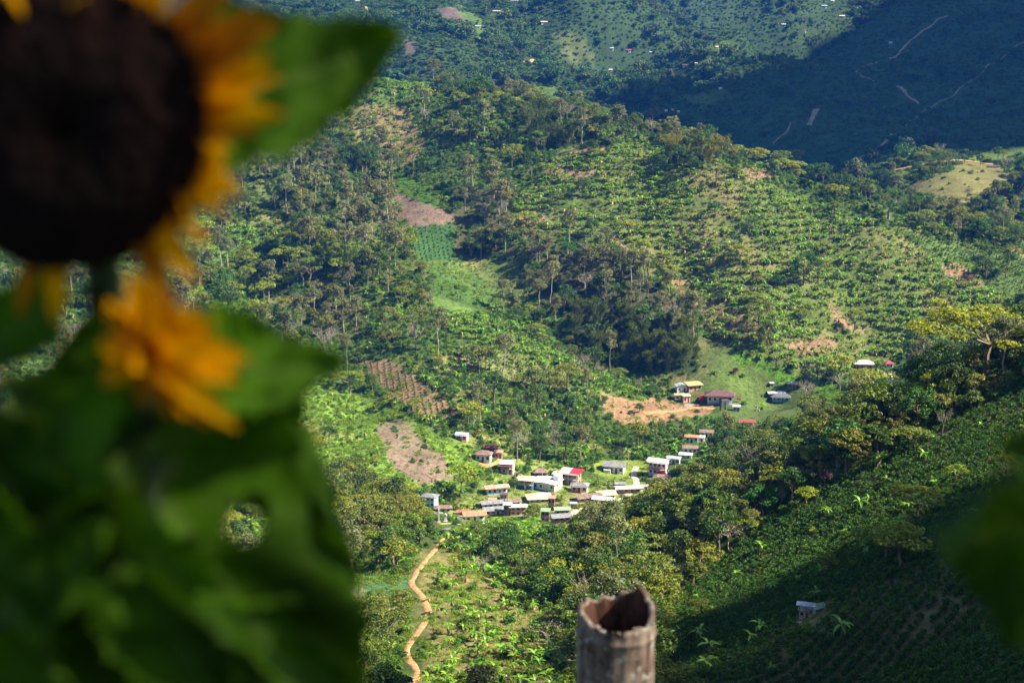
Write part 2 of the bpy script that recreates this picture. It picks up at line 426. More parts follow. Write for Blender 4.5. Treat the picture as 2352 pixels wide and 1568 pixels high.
def plain_mat(name, col, rough=0.8, nscale=3.0, namt=0.3, bump=0.2, col2=None, spec=0.3, stretch=None, coord="Object", detail=6):
    m, n, l, b = nodes_of(name)
    tc = n.new("ShaderNodeTexCoord")
    nz = n.new("ShaderNodeTexNoise"); nz.inputs["Scale"].default_value = nscale; nz.inputs["Detail"].default_value = detail
    if stretch:
        mp = n.new("ShaderNodeMapping"); mp.inputs["Scale"].default_value = stretch
        l.new(tc.outputs[coord], mp.inputs[0]); l.new(mp.outputs[0], nz.inputs[0])
    else:
        l.new(tc.outputs[coord], nz.inputs[0])
    cr = n.new("ShaderNodeValToRGB")
    c2 = col2 or tuple(c * (1 - namt) for c in col)
    cr.color_ramp.elements[0].position = 0.38; cr.color_ramp.elements[1].position = 0.62
    cr.color_ramp.elements[0].color = (*c2, 1); cr.color_ramp.elements[1].color = (*[min(1, c * (1 + namt * .4)) for c in col], 1)
    l.new(nz.outputs[0], cr.inputs[0]); l.new(cr.outputs[0], b.inputs["Base Color"])
    b.inputs["Roughness"].default_value = rough
    b.inputs["Specular IOR Level"].default_value = spec
    if bump:
        bp = n.new("ShaderNodeBump"); bp.inputs["Strength"].default_value = bump; bp.inputs["Distance"].default_value = 0.05
        l.new(nz.outputs[0], bp.inputs["Height"]); l.new(bp.outputs[0], b.inputs["Normal"])
    return m

def ground_mat():
    m, n, l, b = nodes_of("ground")
    at_ = n.new("ShaderNodeAttribute"); at_.attribute_name = "soil"
    geo = n.new("ShaderNodeNewGeometry")
    n1 = n.new("ShaderNodeTexNoise"); n1.inputs["Scale"].default_value = 0.55; n1.inputs["Detail"].default_value = 8; n1.inputs["Roughness"].default_value = 0.7
    n2 = n.new("ShaderNodeTexNoise"); n2.inputs["Scale"].default_value = 0.07; n2.inputs["Detail"].default_value = 5
    l.new(geo.outputs["Position"], n1.inputs[0]); l.new(geo.outputs["Position"], n2.inputs[0])
    r1 = n.new("ShaderNodeMapRange"); r1.inputs[1].default_value = 0.3; r1.inputs[2].default_value = 0.7; r1.inputs[3].default_value = 0.4; r1.inputs[4].default_value = 1.45
    l.new(n1.outputs[0], r1.inputs[0])
    r2 = n.new("ShaderNodeMapRange"); r2.inputs[1].default_value = 0.3; r2.inputs[2].default_value = 0.7; r2.inputs[3].default_value = 0.75; r2.inputs[4].default_value = 1.25
    l.new(n2.outputs[0], r2.inputs[0])
    mu = n.new("ShaderNodeMath"); mu.operation = 'MULTIPLY'; l.new(r1.outputs[0], mu.inputs[0]); l.new(r2.outputs[0], mu.inputs[1])
    sc = n.new("ShaderNodeVectorMath"); sc.operation = 'SCALE'
    l.new(at_.outputs["Color"], sc.inputs[0]); l.new(mu.outputs[0], sc.inputs["Scale"])
    l.new(sc.outputs[0], b.inputs["Base Color"])
    b.inputs["Roughness"].default_value = 0.95; b.inputs["Specular IOR Level"].default_value = 0.1
    bp = n.new("ShaderNodeBump"); bp.inputs["Strength"].default_value = 0.9; bp.inputs["Distance"].default_value = 0.6
    l.new(n1.outputs[0], bp.inputs["Height"]); l.new(bp.outputs[0], b.inputs["Normal"])
    return m

# ------------------------------------------------------------ the ground sheet
def build_ground():
    me = bpy.data.meshes.new("ground")
    nv = NR * NC
    co = np.stack([GX.ravel(), GY.ravel(), GZ.ravel()], 1)
    me.vertices.add(nv); me.vertices.foreach_set("co", co.ravel())
    r, c = np.meshgrid(np.arange(NR - 1), np.arange(NC - 1), indexing='ij')
    a = (r * NC + c).ravel()
    q = np.stack([a, a + 1, a + NC + 1, a + NC], 1)
    nf = len(q)
    me.loops.add(nf * 4); me.loops.foreach_set("vertex_index", q.ravel())
    me.polygons.add(nf); me.polygons.foreach_set("loop_start", np.arange(nf) * 4); me.polygons.foreach_set("loop_total", np.full(nf, 4))
    me.polygons.foreach_set("use_smooth", np.ones(nf, bool))
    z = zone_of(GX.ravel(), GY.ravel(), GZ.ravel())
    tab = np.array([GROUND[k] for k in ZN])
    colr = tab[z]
    # dry grass and bare soil breaking up the green
    nn = np.clip(fbm(GX.ravel(), GY.ravel(), 22.0, 77, 4) * 3.0, 0, 1)[:, None]
    soft = np.isin(z, [ZI[k] for k in ("mixed", "spur_wood", "path_wood", "coffee_field", "yards", "grass_slope", "pasture", "lush_slope", "banana_grove", "slender_wood", "banana_face", "banana_slope", "mauve_slope", "orange_soil", "pink_bananas", "grass_plot")])[:, None]
    tan = np.array([.24, .165, .085])
    grs = np.array([.10, .155, .03])
    n3 = np.clip(fbm(GX.ravel(), GY.ravel(), 31.0, 91, 4) * 3.0, 0, 1)[:, None]
    colr = np.where(soft, colr * (1 - 0.7 * nn) + tan * 0.7 * nn, colr)
    colr = np.where(soft, colr * (1 - 0.7 * n3) + grs * 0.7 * n3, colr)
    ca = me.color_attributes.new("soil", 'FLOAT_COLOR', 'POINT')
    ca.data.foreach_set("color", np.concatenate([colr, np.ones((nv, 1))], 1).ravel())
    me.materials.append(ground_mat())
    me.update()
    o = link("ground", me)
    tag(o, "steep valley ground of grass, bare soil and fields", None, None, "structure")
    return o
build_ground()
# ------------------------------------------------------------ plant shapes
def leaf_cloud(lobes, size, rng, flat=0.35, aspect=0.6, droop=0.0):
    """many small bent leaf clumps spread through the lobes of a crown"""
    V = []; F = []
    k = 0
    for (cx, cy, cz, rx, ry, rz, n) in lobes:
        d = rng.normal(size=(n, 3)); d /= np.linalg.norm(d, axis=1)[:, None]
        rad = rng.uniform(0.45, 1.0, n) ** 0.5
        rad *= 1 + 0.18 * np.sin(d[:, 0] * 5 + cx) * np.cos(d[:, 1] * 4 + cy)
        p = d * rad[:, None] * np.array([rx, ry, rz]) + np.array([cx, cy, cz])
        nn = d * 0.7 + rng.normal(size=(n, 3)) * 0.55 + np.array([0, 0, flat])
        nn /= np.linalg.norm(nn, axis=1)[:, None]
        t = np.cross(nn, rng.normal(size=(n, 3))); t /= np.linalg.norm(t, axis=1)[:, None]
        b = np.cross(nn, t)
        s = size * rng.uniform(0.6, 1.35, n)[:, None]
        a = aspect * rng.uniform(0.7, 1.2, n)[:, None]
        bend = nn * s * rng.uniform(0.05, 0.3, n)[:, None]
        dr = np.zeros((n, 3)); dr[:, 2] = -droop * s[:, 0]
        q = np.stack([p - t * s - bend, p + b * s * a, p + t * s - bend + dr, p - b * s * a], 1)
        V.append(q.reshape(-1, 3))
        idx = np.arange(n)[:, None] * 4 + k
        F.append(np.concatenate([idx + np.array([[0, 1, 2]]), idx + np.array([[0, 2, 3]])], 0))
        k += n * 4
    return np.concatenate(V), np.concatenate(F)

def limb(p0, p1, r0, r1, seg=5, steps=3, wob=0.0, rng=None):
    p0 = np.array(p0, float); p1 = np.array(p1, float)
    V = []; F = []
    ax = p1 - p0; ln = np.linalg.norm(ax); ax = ax / ln
    ref = np.array([1, 0, 0]) if abs(ax[0]) < 0.8 else np.array([0, 1, 0])
    u = np.cross(ax, ref); u /= np.linalg.norm(u); w = np.cross(ax, u)
    for i in range(steps + 1):
        f = i / steps
        c = p0 + (p1 - p0) * f
        if rng is not None and 0 < i < steps:
            c = c + rng.normal(size=3) * wob * ln
        r = r0 + (r1 - r0) * f
        for j in range(seg):
            a = 2 * math.pi * j / seg
            V.append(c + (u * math.cos(a) + w * math.sin(a)) * r)
    for i in range(steps):
        for j in range(seg):
            a = i * seg + j; b = i * seg + (j + 1) % seg
            F.append((a, b, b + seg, a + seg))
    return V, F

def merge(parts):
    V = []; F = []
    for v, f in parts:
        k = len(V)
        V.extend([tuple(p) for p in v])
        F.extend([tuple(int(i) + k for i in q) for q in f])
    return V, F

def make_tree(kind, seed, mats, fine=False):
    """returns (trunk mesh, crown mesh, nominal height)"""
    rng = np.random.RandomState(seed)
    tr = []; lobes = []
    if kind == "slender":
        H = rng.uniform(14, 18); base = H * 0.5
        lean = rng.normal(size=2) * 0.4
        tr.append(limb((0, 0, -0.6), (lean[0], lean[1], H * 0.93), 0.26, 0.07, 6, 6, 0.008, rng))
        low = rng.uniform(0.05, 0.45); wide = rng.uniform(.9, 1.5)
        for k in range(23):
            f = rng.uniform(low, 1.0); z = H * (0.40 + 0.55 * f)
            a = rng.uniform(0, 6.28); rr = (0.9 + 2.5 * math.sin(min(1, (1.03 - f) / (1.03 - low) * .75 + .12) * math.pi * .62)) * rng.uniform(0.45, 1.1) * wide
            e = (lean[0] * z / H + math.cos(a) * rr, lean[1] * z / H + math.sin(a) * rr, z + rr * 0.35)
            tr.append(limb((lean[0] * z / H, lean[1] * z / H, z - 0.3), e, 0.07, 0.02, 3, 2, 0.04, rng))
            lobes.append((e[0] * 0.8, e[1] * 0.8, e[2] + 0.2, rng.uniform(1.0, 1.5), rng.uniform(1.0, 1.5), rng.uniform(.6, 1.05), 60))
        lobes.append((lean[0], lean[1], H * 0.96, 1.2, 1.2, 0.8, 60))
        size, flat = 0.30, 0.7
    elif kind == "umbrella":
        H = rng.uniform(7.5, 10); W = rng.uniform(4.2, 6.2)
        tr.append(limb((0, 0, -0.6), (0.2, 0.1, H * 0.5), 0.28, 0.2, 6, 3, 0.03, rng))
        for k in range(7):
            a = k * 0.9 + rng.uniform(-.3, .3); rr = W * rng.uniform(0.45, 0.85)
            e = (math.cos(a) * rr, math.sin(a) * rr, H * rng.uniform(0.72, 0.84))
            tr.append(limb((0.2, 0.1, H * 0.48), e, 0.13, 0.04, 4, 3, 0.05, rng))
        for k in range(17):
            a = rng.uniform(0, 6.28); q = math.sqrt(rng.uniform(0, 1)); rr = W * 0.9 * q
            z = H * (0.93 - 0.22 * q * q) + rng.uniform(-0.4, 0.4)
            lobes.append((math.cos(a) * rr, math.sin(a) * rr, z, rng.uniform(1.2, 1.9), rng.uniform(1.2, 1.9), rng.uniform(0.45, 0.8), 82))
        size, flat = 0.30, 1.0
    elif kind in ("broadleaf", "olive"):
        H = rng.uniform(7, 13); W = H * rng.uniform(0.28, 0.50)
        tr.append(limb((0, 0, -0.6), (0.1, 0, H * 0.55), 0.30, 0.16, 6, 3, 0.03, rng))
        for k in range(6):
            a = k * 1.05 + rng.uniform(-.3, .3); rr = W * 0.6
            tr.append(limb((0.1, 0, H * rng.uniform(.3, .5)), (math.cos(a) * rr, math.sin(a) * rr, H * rng.uniform(0.55, 0.85)), 0.12, 0.03, 4, 2, 0.04, rng))
        nl = 19 if kind == "broadleaf" else 24
        for k in range(nl):
            a = rng.uniform(0, 6.28); ph = rng.uniform(-0.35, 1.0)
            cr = math.sqrt(max(0.05, 1 - ph * ph)) * W * rng.uniform(0.55, 0.95)
            r = rng.uniform(0.9, 1.7) * (1.0 if kind == "broadleaf" else 0.85)
            lobes.append((math.cos(a) * cr, math.sin(a) * cr, H * (0.62 + 0.28 * ph), r, r, r * (0.75 if kind == "broadleaf" else 0.5), 85 if kind == "broadleaf" else 55))
        size, flat = (0.27, 0.4) if kind == "broadleaf" else (0.26, 0.7)
    elif kind == "bare":
        H = rng.uniform(7, 9.5)
        tr.append(limb((0, 0, -0.6), (0.2, 0, H * 0.4), 0.20, 0.15, 5, 2, 0.03, rng))
        for k in range(9):
            a = k * 0.7 + rng.uniform(-.3, .3); rr = rng.uniform(1.6, 3.2); z = H * rng.uniform(0.62, 0.95)
            e = (math.cos(a) * rr, math.sin(a) * rr, z)
            tr.append(limb((0.2, 0, H * rng.uniform(.3, .42)), e, 0.10, 0.04, 4, 3, 0.05, rng))
            for q in range(7):
                f = e + rng.normal(size=3) * np.array([1.1, 1.1, 0.9]) + np.array([0, 0, 0.6])
                tr.append(limb(np.array(e) * rng.uniform(.7, 1), f, 0.04, 0.015, 3, 1))
            lobes.append((e[0], e[1], e[2] + 0.4, 1.3, 1.3, 1.0, 26))
        size, flat = 0.17, 0.3
    elif kind == "bamboo":
        H = rng.uniform(10, 14)
        for k in range(16):
            a = rng.uniform(0, 6.28); r0 = rng.uniform(0, 1.3); out = rng.uniform(0.8, 3.6)
            h = H * rng.uniform(0.65, 1.0)
            b0 = np.array([math.cos(a) * r0, math.sin(a) * r0, -0.5]); m1 = np.array([math.cos(a) * (r0 + out * .25), math.sin(a) * (r0 + out * .25), h * .7])
            tp = np.array([math.cos(a) * (r0 + out), math.sin(a) * (r0 + out), h])
            tr.append(limb(b0, m1, 0.06, 0.05, 4, 2)); tr.append(limb(m1, tp, 0.05, 0.02, 3, 2))
            for q in range(5):
                f = rng.uniform(0.2, 1.0); c = m1 + (tp - m1) * f
                lobes.append((c[0] + rng.normal() * .3, c[1] + rng.normal() * .3, c[2] - 0.2, 0.75, 0.75, 0.95, 28))
            c = b0 + (m1 - b0) * rng.uniform(0.5, 0.95)
            lobes.append((c[0], c[1], c[2], 0.9, 0.9, 1.1, 24))
        size, flat = 0.27, 0.0
    elif kind == "cypress":
        H = rng.uniform(9, 13)
        tr.append(limb((0, 0, -0.6), (0, 0, H * 0.9), 0.2, 0.05, 6, 3))
        for k in range(14):
            z = H * (0.16 + 0.8 * k / 13); r = 0.25 + 1.5 * math.sin(math.pi * min(1, 0.15 + 0.8 * (1 - k / 14)))
            lobes.append((rng.normal() * .15, rng.normal() * .15, z, r, r, 0.75, 90))
        size, flat = 0.22, 0.0
    if fine:                    # for the few trees that stand large in the view: smaller leaves, more lobes
        extra = []
        for (cx, cy, cz, rx, ry, rz, n) in lobes:
            for q in range(2):
                o_ = rng.normal(size=3) * np.array([rx, ry, rz]) * .55
                extra.append((cx + o_[0], cy + o_[1], cz + o_[2], rx * .5, ry * .5, rz * .55, int(n * 1.5)))
        lobes = [(a, b, c, d * .9, e * .9, f * .8, int(n * 1.6)) for a, b, c, d, e, f, n in lobes] + extra
        size *= .52
    V, F = merge(tr)
    trunk = new_mesh(kind + "_trunk", V, F, mats["bark"])
    dr = 0.7 if kind == "bamboo" else 0.15
    cv, cf = leaf_cloud(lobes, size, rng, flat, 0.6 if kind != "bamboo" else 0.32, dr)
    crown = new_mesh(kind + "_crown", cv, cf, mats["leaf"])
    return trunk, crown, H

def make_banana(seed, mats, dry=0):
    rng = np.random.RandomState(seed)
    st = []; lv = []
    n = rng.randint(7, 10)
    hs = rng.uniform(1.5, 2.4)
    st.append(limb((0, 0, -0.4), (rng.normal() * .06, rng.normal() * .06, hs), 0.15, 0.09, 6, 3))
    V = []; F = []; M = []
    for k in range(n):
        a = k * 2.4 + rng.uniform(-.3, .3)
        up = rng.uniform(0.35, 1.25)
        L = rng.uniform(1.7, 2.6); W = rng.uniform(0.26, 0.38)
        isdry = k < dry
        if isdry: up = -0.9
        dirh = np.array([math.cos(a), math.sin(a), 0]); side = np.array([-math.sin(a), math.cos(a), 0])
        p = np.array([0, 0, hs - 0.05 if not isdry else hs * 0.8]); ang = up; base = len(V)
        ns = 5
        for i in range(ns + 1):
            f = i / ns
            w = W * (0.15 if i == 0 else math.sin(min(1, f * 0.92 + 0.12) * math.pi) ** 0.6 * 1.0)
            if i == ns: w = 0.02
            fold = 0.35 * w
            V += [p + side * w + np.array([0, 0, fold]), p, p - side * w + np.array([0, 0, fold])]
            step = L / ns
            p = p + (dirh * math.cos(ang) + np.array([0, 0, math.sin(ang)])) * step
            ang -= rng.uniform(0.24, 0.42)
        for i in range(ns):
            q = base + i * 3
            F += [(q, q + 1, q + 4, q + 3), (q + 1, q + 2, q + 5, q + 4)]
            M += [1 if isdry else 0] * 2
    sv, sf = merge(st)
    stem = new_mesh("banana_stem", sv, sf, mats["stem"])
    leaves = new_mesh("banana_leaves", V, F, [mats["leaf"], mats["dry"]], M)
    return stem, leaves

def make_bush(kind, seed, mat):
    rng = np.random.RandomState(seed)
    lobes = []
    if kind == "coffee":
        for k in range(7):
            a = rng.uniform(0, 6.28); r = rng.uniform(0, 0.45)
            lobes.append((math.cos(a) * r, math.sin(a) * r, rng.uniform(0.4, 1.35), 0.42, 0.42, 0.34, 24))
        V, F = leaf_cloud(lobes, 0.17, rng, 0.3, 0.5, 0.2)
    elif kind == "shrub":
        for k in range(11):
            a = rng.uniform(0, 6.28); r = rng.uniform(0, 1.25)
            h = rng.uniform(0.35, 2.1) * (1 - r / 2.4)
            lobes.append((math.cos(a) * r, math.sin(a) * r, h, 0.62, 0.62, 0.5, 34))
        V, F = leaf_cloud(lobes, 0.21, rng, 0.4, 0.55, 0.2)
    elif kind == "weeds":
        for k in range(13):
            a = rng.uniform(0, 6.28); r = 1.7 * math.sqrt(rng.uniform(0, 1))
            lobes.append((math.cos(a) * r, math.sin(a) * r, rng.uniform(0.1, 0.55), 0.5, 0.5, 0.28, 20))
        V, F = leaf_cloud(lobes, 0.19, rng, 0.2, 0.35, -0.6)
    elif kind == "canopy":       # distant tree, crown only
        for k in range(13):
            a = rng.uniform(0, 6.28); r = 2.6 * math.sqrt(rng.uniform(0, 1))
            lobes.append((math.cos(a) * r, math.sin(a) * r, 4.2 + rng.uniform(-1.8, 1.9) * (1 - r / 4), 1.3, 1.3, 1.0, 30))
        lobes.append((0, 0, 1.5, 0.7, 0.7, 1.6, 26))
        V, F = leaf_cloud(lobes, 0.42, rng, 0.5, 0.6, 0.1)
    return new_mesh(kind, V, F, mat)

BARK_PALE = plain_mat("bark_pale", (.34, .30, .235), 0.85, 2.0, 0.4, 0.2, stretch=(1, 1, .2))
BARK = plain_mat("bark_brown", (.20, .15, .105), 0.9, 2.0, 0.4, 0.2, stretch=(1, 1, .2))
BARK_GREEN = plain_mat("bamboo_stems", (.16, .20, .07), 0.6, 2.0, 0.4, 0)
STEM = plain_mat("banana_stem", (.20, .19, .07), 0.7, 3.0, 0.5, 0)
DRY = leaf_mat("dry_leaf", (.28, .19, .09), 0.4, 0.01, 0.8, 0.15, (1, 1, 1))
LM = {
    "slender": leaf_mat("leaves_greybrown", (.160, .172, .062), 0.5, 0.03),
    "umbrella": leaf_mat("leaves_yellowgreen", (.175, .215, .010), 0.5, 0.025),
    "broadleaf": leaf_mat("leaves_green", (.050, .115, .010), 0.55, 0.03),
    "olive": leaf_mat("leaves_olive", (.130, .165, .020), 0.5, 0.04),
    "bare": leaf_mat("leaves_sparse", (.200, .175, .110), 0.4, 0.03),
    "bamboo": leaf_mat("leaves_bamboo", (.085, .120, .016), 0.4, 0.02, 0.5, 0.35),
    "yellow_bamboo": leaf_mat("leaves_bamboo_yellow", (.210, .210, .024), 0.3, 0.015, 0.5, 0.35),
    "cypress": leaf_mat("leaves_cypress", (.022, .045, .018), 0.2, 0.01),
    "banana": leaf_mat("leaves_banana", (.135, .270, .016), 0.5, 0.02, 0.38, 0.30, (1.4, 1.3, 0.4)),
    "coffee": leaf_mat("leaves_coffee", (.046, .115, .010), 0.4, 0.02, 0.62, 0.25),
    "shrub": leaf_mat("leaves_shrub", (.070, .150, .012), 0.6, 0.03),
    "weeds": leaf_mat("leaves_weeds", (.145, .235, .008), 0.5, 0.03),
    "canopy": leaf_mat("leaves_distant", (.050, .105, .016), 0.7, 0.04, trans=0.2),
    "purple": leaf_mat("leaves_purple", (.120, .040, .050), 0.3, 0.02),
    "magenta": leaf_mat("leaves_magenta", (.42, .03, .13), 0.3, 0.01),
}
BK = {"slender": BARK_PALE, "umbrella": BARK, "broadleaf": BARK, "olive": BARK, "bare": BARK_PALE, "bamboo": BARK_GREEN, "cypress": BARK}
TREES = {}
for _k, _n in (("slender", 9), ("umbrella", 6), ("broadleaf", 8), ("olive", 8), ("bare", 4), ("bamboo", 5), ("cypress", 2)):
    TREES[_k] = [make_tree(_k, 100 + 13 * i + len(_k), {"bark": BK[_k], "leaf": LM[_k]}) for i in range(_n)]
FINE = {_k: [make_tree(_k, 700 + 17 * i + len(_k), {"bark": BK[_k], "leaf": LM[_k]}, True) for i in range(3)] for _k in ("umbrella", "broadleaf", "olive", "slender")}
def recolour(src, bark, leaf):
    out = []
    for t, c, h in src:
        t2 = t.copy(); c2 = c.copy()
        t2.materials[0] = bark; c2.materials[0] = leaf
        out.append((t2, c2, h))
    return out
TREES["yellow_bamboo"] = recolour(TREES["bamboo"], BARK_GREEN, LM["yellow_bamboo"])
TREES["purple"] = recolour(TREES["broadleaf"][:2], BARK, LM["purple"])
TREES["magenta"] = recolour(TREES["broadleaf"][2:3], BARK, LM["magenta"])
BANANA = [make_banana(300 + i, {"stem": STEM, "leaf": LM["banana"], "dry": DRY}, i % 3) for i in range(6)]
BUSH = {k: [make_bush(k, 400 + i, LM[k]) for i in range(4)] for k in ("coffee", "shrub", "weeds", "canopy")}

# ------------------------------------------------------------ stuff: one object whose points carry copies of the plant shapes
def _proto_collection(name, meshlists):
    c = bpy.data.collections.new(name)
    for i, parts in enumerate(meshlists):
        if len(parts) > 1:
            me = bpy.data.meshes.new("%s_%02d" % (name, i))
            bm = bmesh.new()
            mats = []
            for p in parts:
                off = len(mats); mats += list(p.materials)
                k = len(bm.faces)
                bm.from_mesh(p); bm.faces.ensure_lookup_table()
                for f in list(bm.faces)[k:]:
                    f.material_index += off
            bm.to_mesh(me); bm.free()
            for m in mats: me.materials.append(m)
        else:
            me = parts[0]
        o = bpy.data.objects.new("%s_%02d" % (name, i), me)
        c.objects.link(o)
    return c

def stuff(name, label, cat, pts, rot, scl, idx, meshlists):
    if len(pts) == 0: return None
    col = _proto_collection(name + "_shapes", meshlists)
    me = bpy.data.meshes.new(name)
    me.vertices.add(len(pts)); me.vertices.foreach_set("co", np.asarray(pts, float).ravel())
    a = me.attributes.new("spin", 'FLOAT_VECTOR', 'POINT'); v = np.zeros((len(pts), 3)); v[:, 2] = rot; a.data.foreach_set("vector", v.ravel())
    a = me.attributes.new("grow", 'FLOAT_VECTOR', 'POINT'); s = np.asarray(scl, float)
    if s.ndim == 1: s = np.repeat(s[:, None], 3, 1)
    a.data.foreach_set("vector", s.ravel())
    a = me.attributes.new("pick", 'INT', 'POINT'); a.data.foreach_set("value", np.asarray(idx, dtype=np.int32))
    o = link(name, me)
    ng = bpy.data.node_groups.new(name, 'GeometryNodeTree')
    ng.interface.new_socket("Geometry", in_out='INPUT', socket_type='NodeSocketGeometry')
    ng.interface.new_socket("Geometry", in_out='OUTPUT', socket_type='NodeSocketGeometry')
    n = ng.nodes; l = ng.links
    gi = n.new("NodeGroupInput"); go = n.new("NodeGroupOutput")
    ci = n.new("GeometryNodeCollectionInfo"); ci.inputs["Collection"].default_value = col
    ci.inputs["Separate Children"].default_value = True; ci.inputs["Reset Children"].default_value = True
    ip = n.new("GeometryNodeInstanceOnPoints"); ip.inputs["Pick Instance"].default_value = True
    def attr(nm, ty):
        q = n.new("GeometryNodeInputNamedAttribute"); q.data_type = ty; q.inputs[0].default_value = nm
        return [s_ for s_ in q.outputs if s_.enabled and s_.name == "Attribute"][0]
    l.new(gi.outputs[0], ip.inputs["Points"]); l.new(ci.outputs[0], ip.inputs["Instance"])
    l.new(attr("pick", 'INT'), ip.inputs["Instance Index"])
    l.new(attr("spin", 'FLOAT_VECTOR'), ip.inputs["Rotation"]); l.new(attr("grow", 'FLOAT_VECTOR'), ip.inputs["Scale"])
    l.new(ip.outputs[0], go.inputs[0])
    md = o.modifiers.new("plants", 'NODES'); md.node_group = ng
    tag(o, label, cat, None, "stuff")
    return o
# ------------------------------------------------------------ building materials
def roof_mat(name, col, stripes=True, rust=None, scale=9.0):
    m, n, l, b = nodes_of(name)
    tc = n.new("ShaderNodeTexCoord")
    nz = n.new("ShaderNodeTexNoise"); nz.inputs["Scale"].default_value = 1.1; nz.inputs["Detail"].default_value = 7
    l.new(tc.outputs["Object"], nz.inputs[0])
    wv = n.new("ShaderNodeTexWave"); wv.inputs["Scale"].default_value = scale; wv.bands_direction = 'X'; wv.inputs["Distortion"].default_value = 0.4
    l.new(tc.outputs["Object"], wv.inputs[0])
    cr = n.new("ShaderNodeValToRGB")
    rc = rust or tuple(c * 0.55 for c in col)
    cr.color_ramp.elements[0].position = 0.36; cr.color_ramp.elements[1].position = 0.58
    cr.color_ramp.elements[0].color = (*rc, 1); cr.color_ramp.elements[1].color = (*col, 1)
    l.new(nz.outputs[0], cr.inputs[0])
    mp = n.new("ShaderNodeMapRange"); mp.inputs[3].default_value = 0.72 if stripes else 0.6; mp.inputs[4].default_value = 1.08
    l.new(wv.outputs["Fac"], mp.inputs[0])
    sc = n.new("ShaderNodeVectorMath"); sc.operation = 'SCALE'
    l.new(cr.outputs[0], sc.inputs[0]); l.new(mp.outputs[0], sc.inputs["Scale"])
    l.new(sc.outputs[0], b.inputs["Base Color"])
    b.inputs["Roughness"].default_value = 0.65
    bp = n.new("ShaderNodeBump"); bp.inputs["Strength"].default_value = 0.5; bp.inputs["Distance"].default_value = 0.05
    l.new(wv.outputs["Fac"], bp.inputs["Height"]); l.new(bp.outputs[0], b.inputs["Normal"])
    return m

ROOF = {
    "bluegrey": roof_mat("roof_blue_grey", (.42, .48, .56)), "tile": roof_mat("roof_brown_tile", (.26, .17, .135), False, (.13, .085, .07), 5), "darktile": roof_mat("roof_dark_red_tile", (.15, .065, .065), False, (.07, .04, .04), 5),
    "orangetile": roof_mat("roof_orange_tile", (.50, .24, .14), False, (.24, .12, .08), 5), "red": roof_mat("roof_red_sheet", (.50, .10, .08), True, (.30, .09, .07)), "brightred": roof_mat("roof_bright_red", (.72, .02, .05), True, (.55, .02, .04)),
    "fadedred": roof_mat("roof_faded_red", (.56, .20, .16), True, (.42, .34, .30)), "white": roof_mat("roof_white_sheet", (.78, .80, .84), True, (.60, .64, .66)), "grey": roof_mat("roof_grey_sheet", (.24, .24, .26), True, (.15, .15, .165)),
    "lightgrey": roof_mat("roof_light_grey", (.50, .49, .47), True, (.34, .33, .31)), "cream": roof_mat("roof_cream", (.72, .60, .36), True, (.56, .45, .26)), "olive": roof_mat("roof_olive", (.34, .34, .15), True, (.25, .26, .12)),
    "green": roof_mat("roof_green_sheet", (.25, .36, .22), True, (.19, .28, .18)), "salmon": roof_mat("roof_salmon", (.66, .26, .20), True, (.5, .2, .16)), "darkgrey": roof_mat("roof_dark_grey", (.10, .12, .15), True, (.07, .08, .10)),
    "rust": roof_mat("roof_rusty", (.42, .25, .14), True, (.25, .13, .08)),
}
def wall_mat(name, col, brick=False):
    if not brick:
        return plain_mat(name, col, 0.85, 1.2, 0.25, 0.1)
    m, n, l, b = nodes_of(name)
    tc = n.new("ShaderNodeTexCoord"); br = n.new("ShaderNodeTexBrick"); br.inputs["Scale"].default_value = 3.2
    br.inputs["Color1"].default_value = (*col, 1); br.inputs["Color2"].default_value = (*[c * .75 for c in col], 1); br.inputs["Mortar"].default_value = (.45, .38, .32, 1)
    mp = n.new("ShaderNodeMapping"); mp.inputs["Rotation"].default_value = (R(90), 0, 0)
    l.new(tc.outputs["Object"], mp.inputs[0]); l.new(mp.outputs[0], br.inputs[0]); l.new(br.outputs[0], b.inputs["Base Color"]); b.inputs["Roughness"].default_value = .9
    return m
WALL = {"white": wall_mat("wall_white", (.74, .74, .72)), "cream": wall_mat("wall_cream", (.62, .56, .44)), "lightblue": wall_mat("wall_light_blue", (.55, .68, .74)), "blue": wall_mat("wall_blue", (.05, .15, .42)),
        "brick": wall_mat("wall_brick", (.44, .22, .15), True), "pink": wall_mat("wall_pink", (.62, .34, .26)), "brown": wall_mat("wall_brown", (.22, .15, .12)), "turquoise": wall_mat("wall_turquoise", (.10, .42, .42)),
        "salmonwall": wall_mat("wall_salmon", (.70, .22, .15)), "greywall": wall_mat("wall_grey", (.42, .40, .38)), "greenwall": wall_mat("wall_pale_green", (.45, .55, .42))}
DOORM = plain_mat("painted_wood_dark", (.10, .07, .055), 0.6, 5, 0.3, 0.1)
BLUEM = plain_mat("painted_wood_blue", (.04, .16, .42), 0.5, 5, 0.2, 0.05)
REDM = plain_mat("painted_wood_red", (.55, .04, .03), 0.5, 5, 0.2, 0.05)
TURQM = plain_mat("painted_wood_turquoise", (.03, .30, .30), 0.5, 5, 0.2, 0.05)
PURPM = plain_mat("painted_wood_purple", (.28, .05, .30), 0.5, 5, 0.2, 0.05)
FRAMEM = plain_mat("painted_frame_white", (.66, .66, .62), 0.6, 5, 0.15, 0.05)
CONC = plain_mat("concrete", (.46, .43, .39), 0.9, 1.5, 0.3, 0.2)
TRIM = {"blue": BLUEM, "red": REDM, "turquoise": TURQM, "purple": PURPM, "white": FRAMEM, "brown": DOORM}
def glass_mat():
    m, n, l, b = nodes_of("window_glass")
    b.inputs["Base Color"].default_value = (.03, .04, .05, 1); b.inputs["Roughness"].default_value = 0.12
    return m
GLASS = glass_mat()

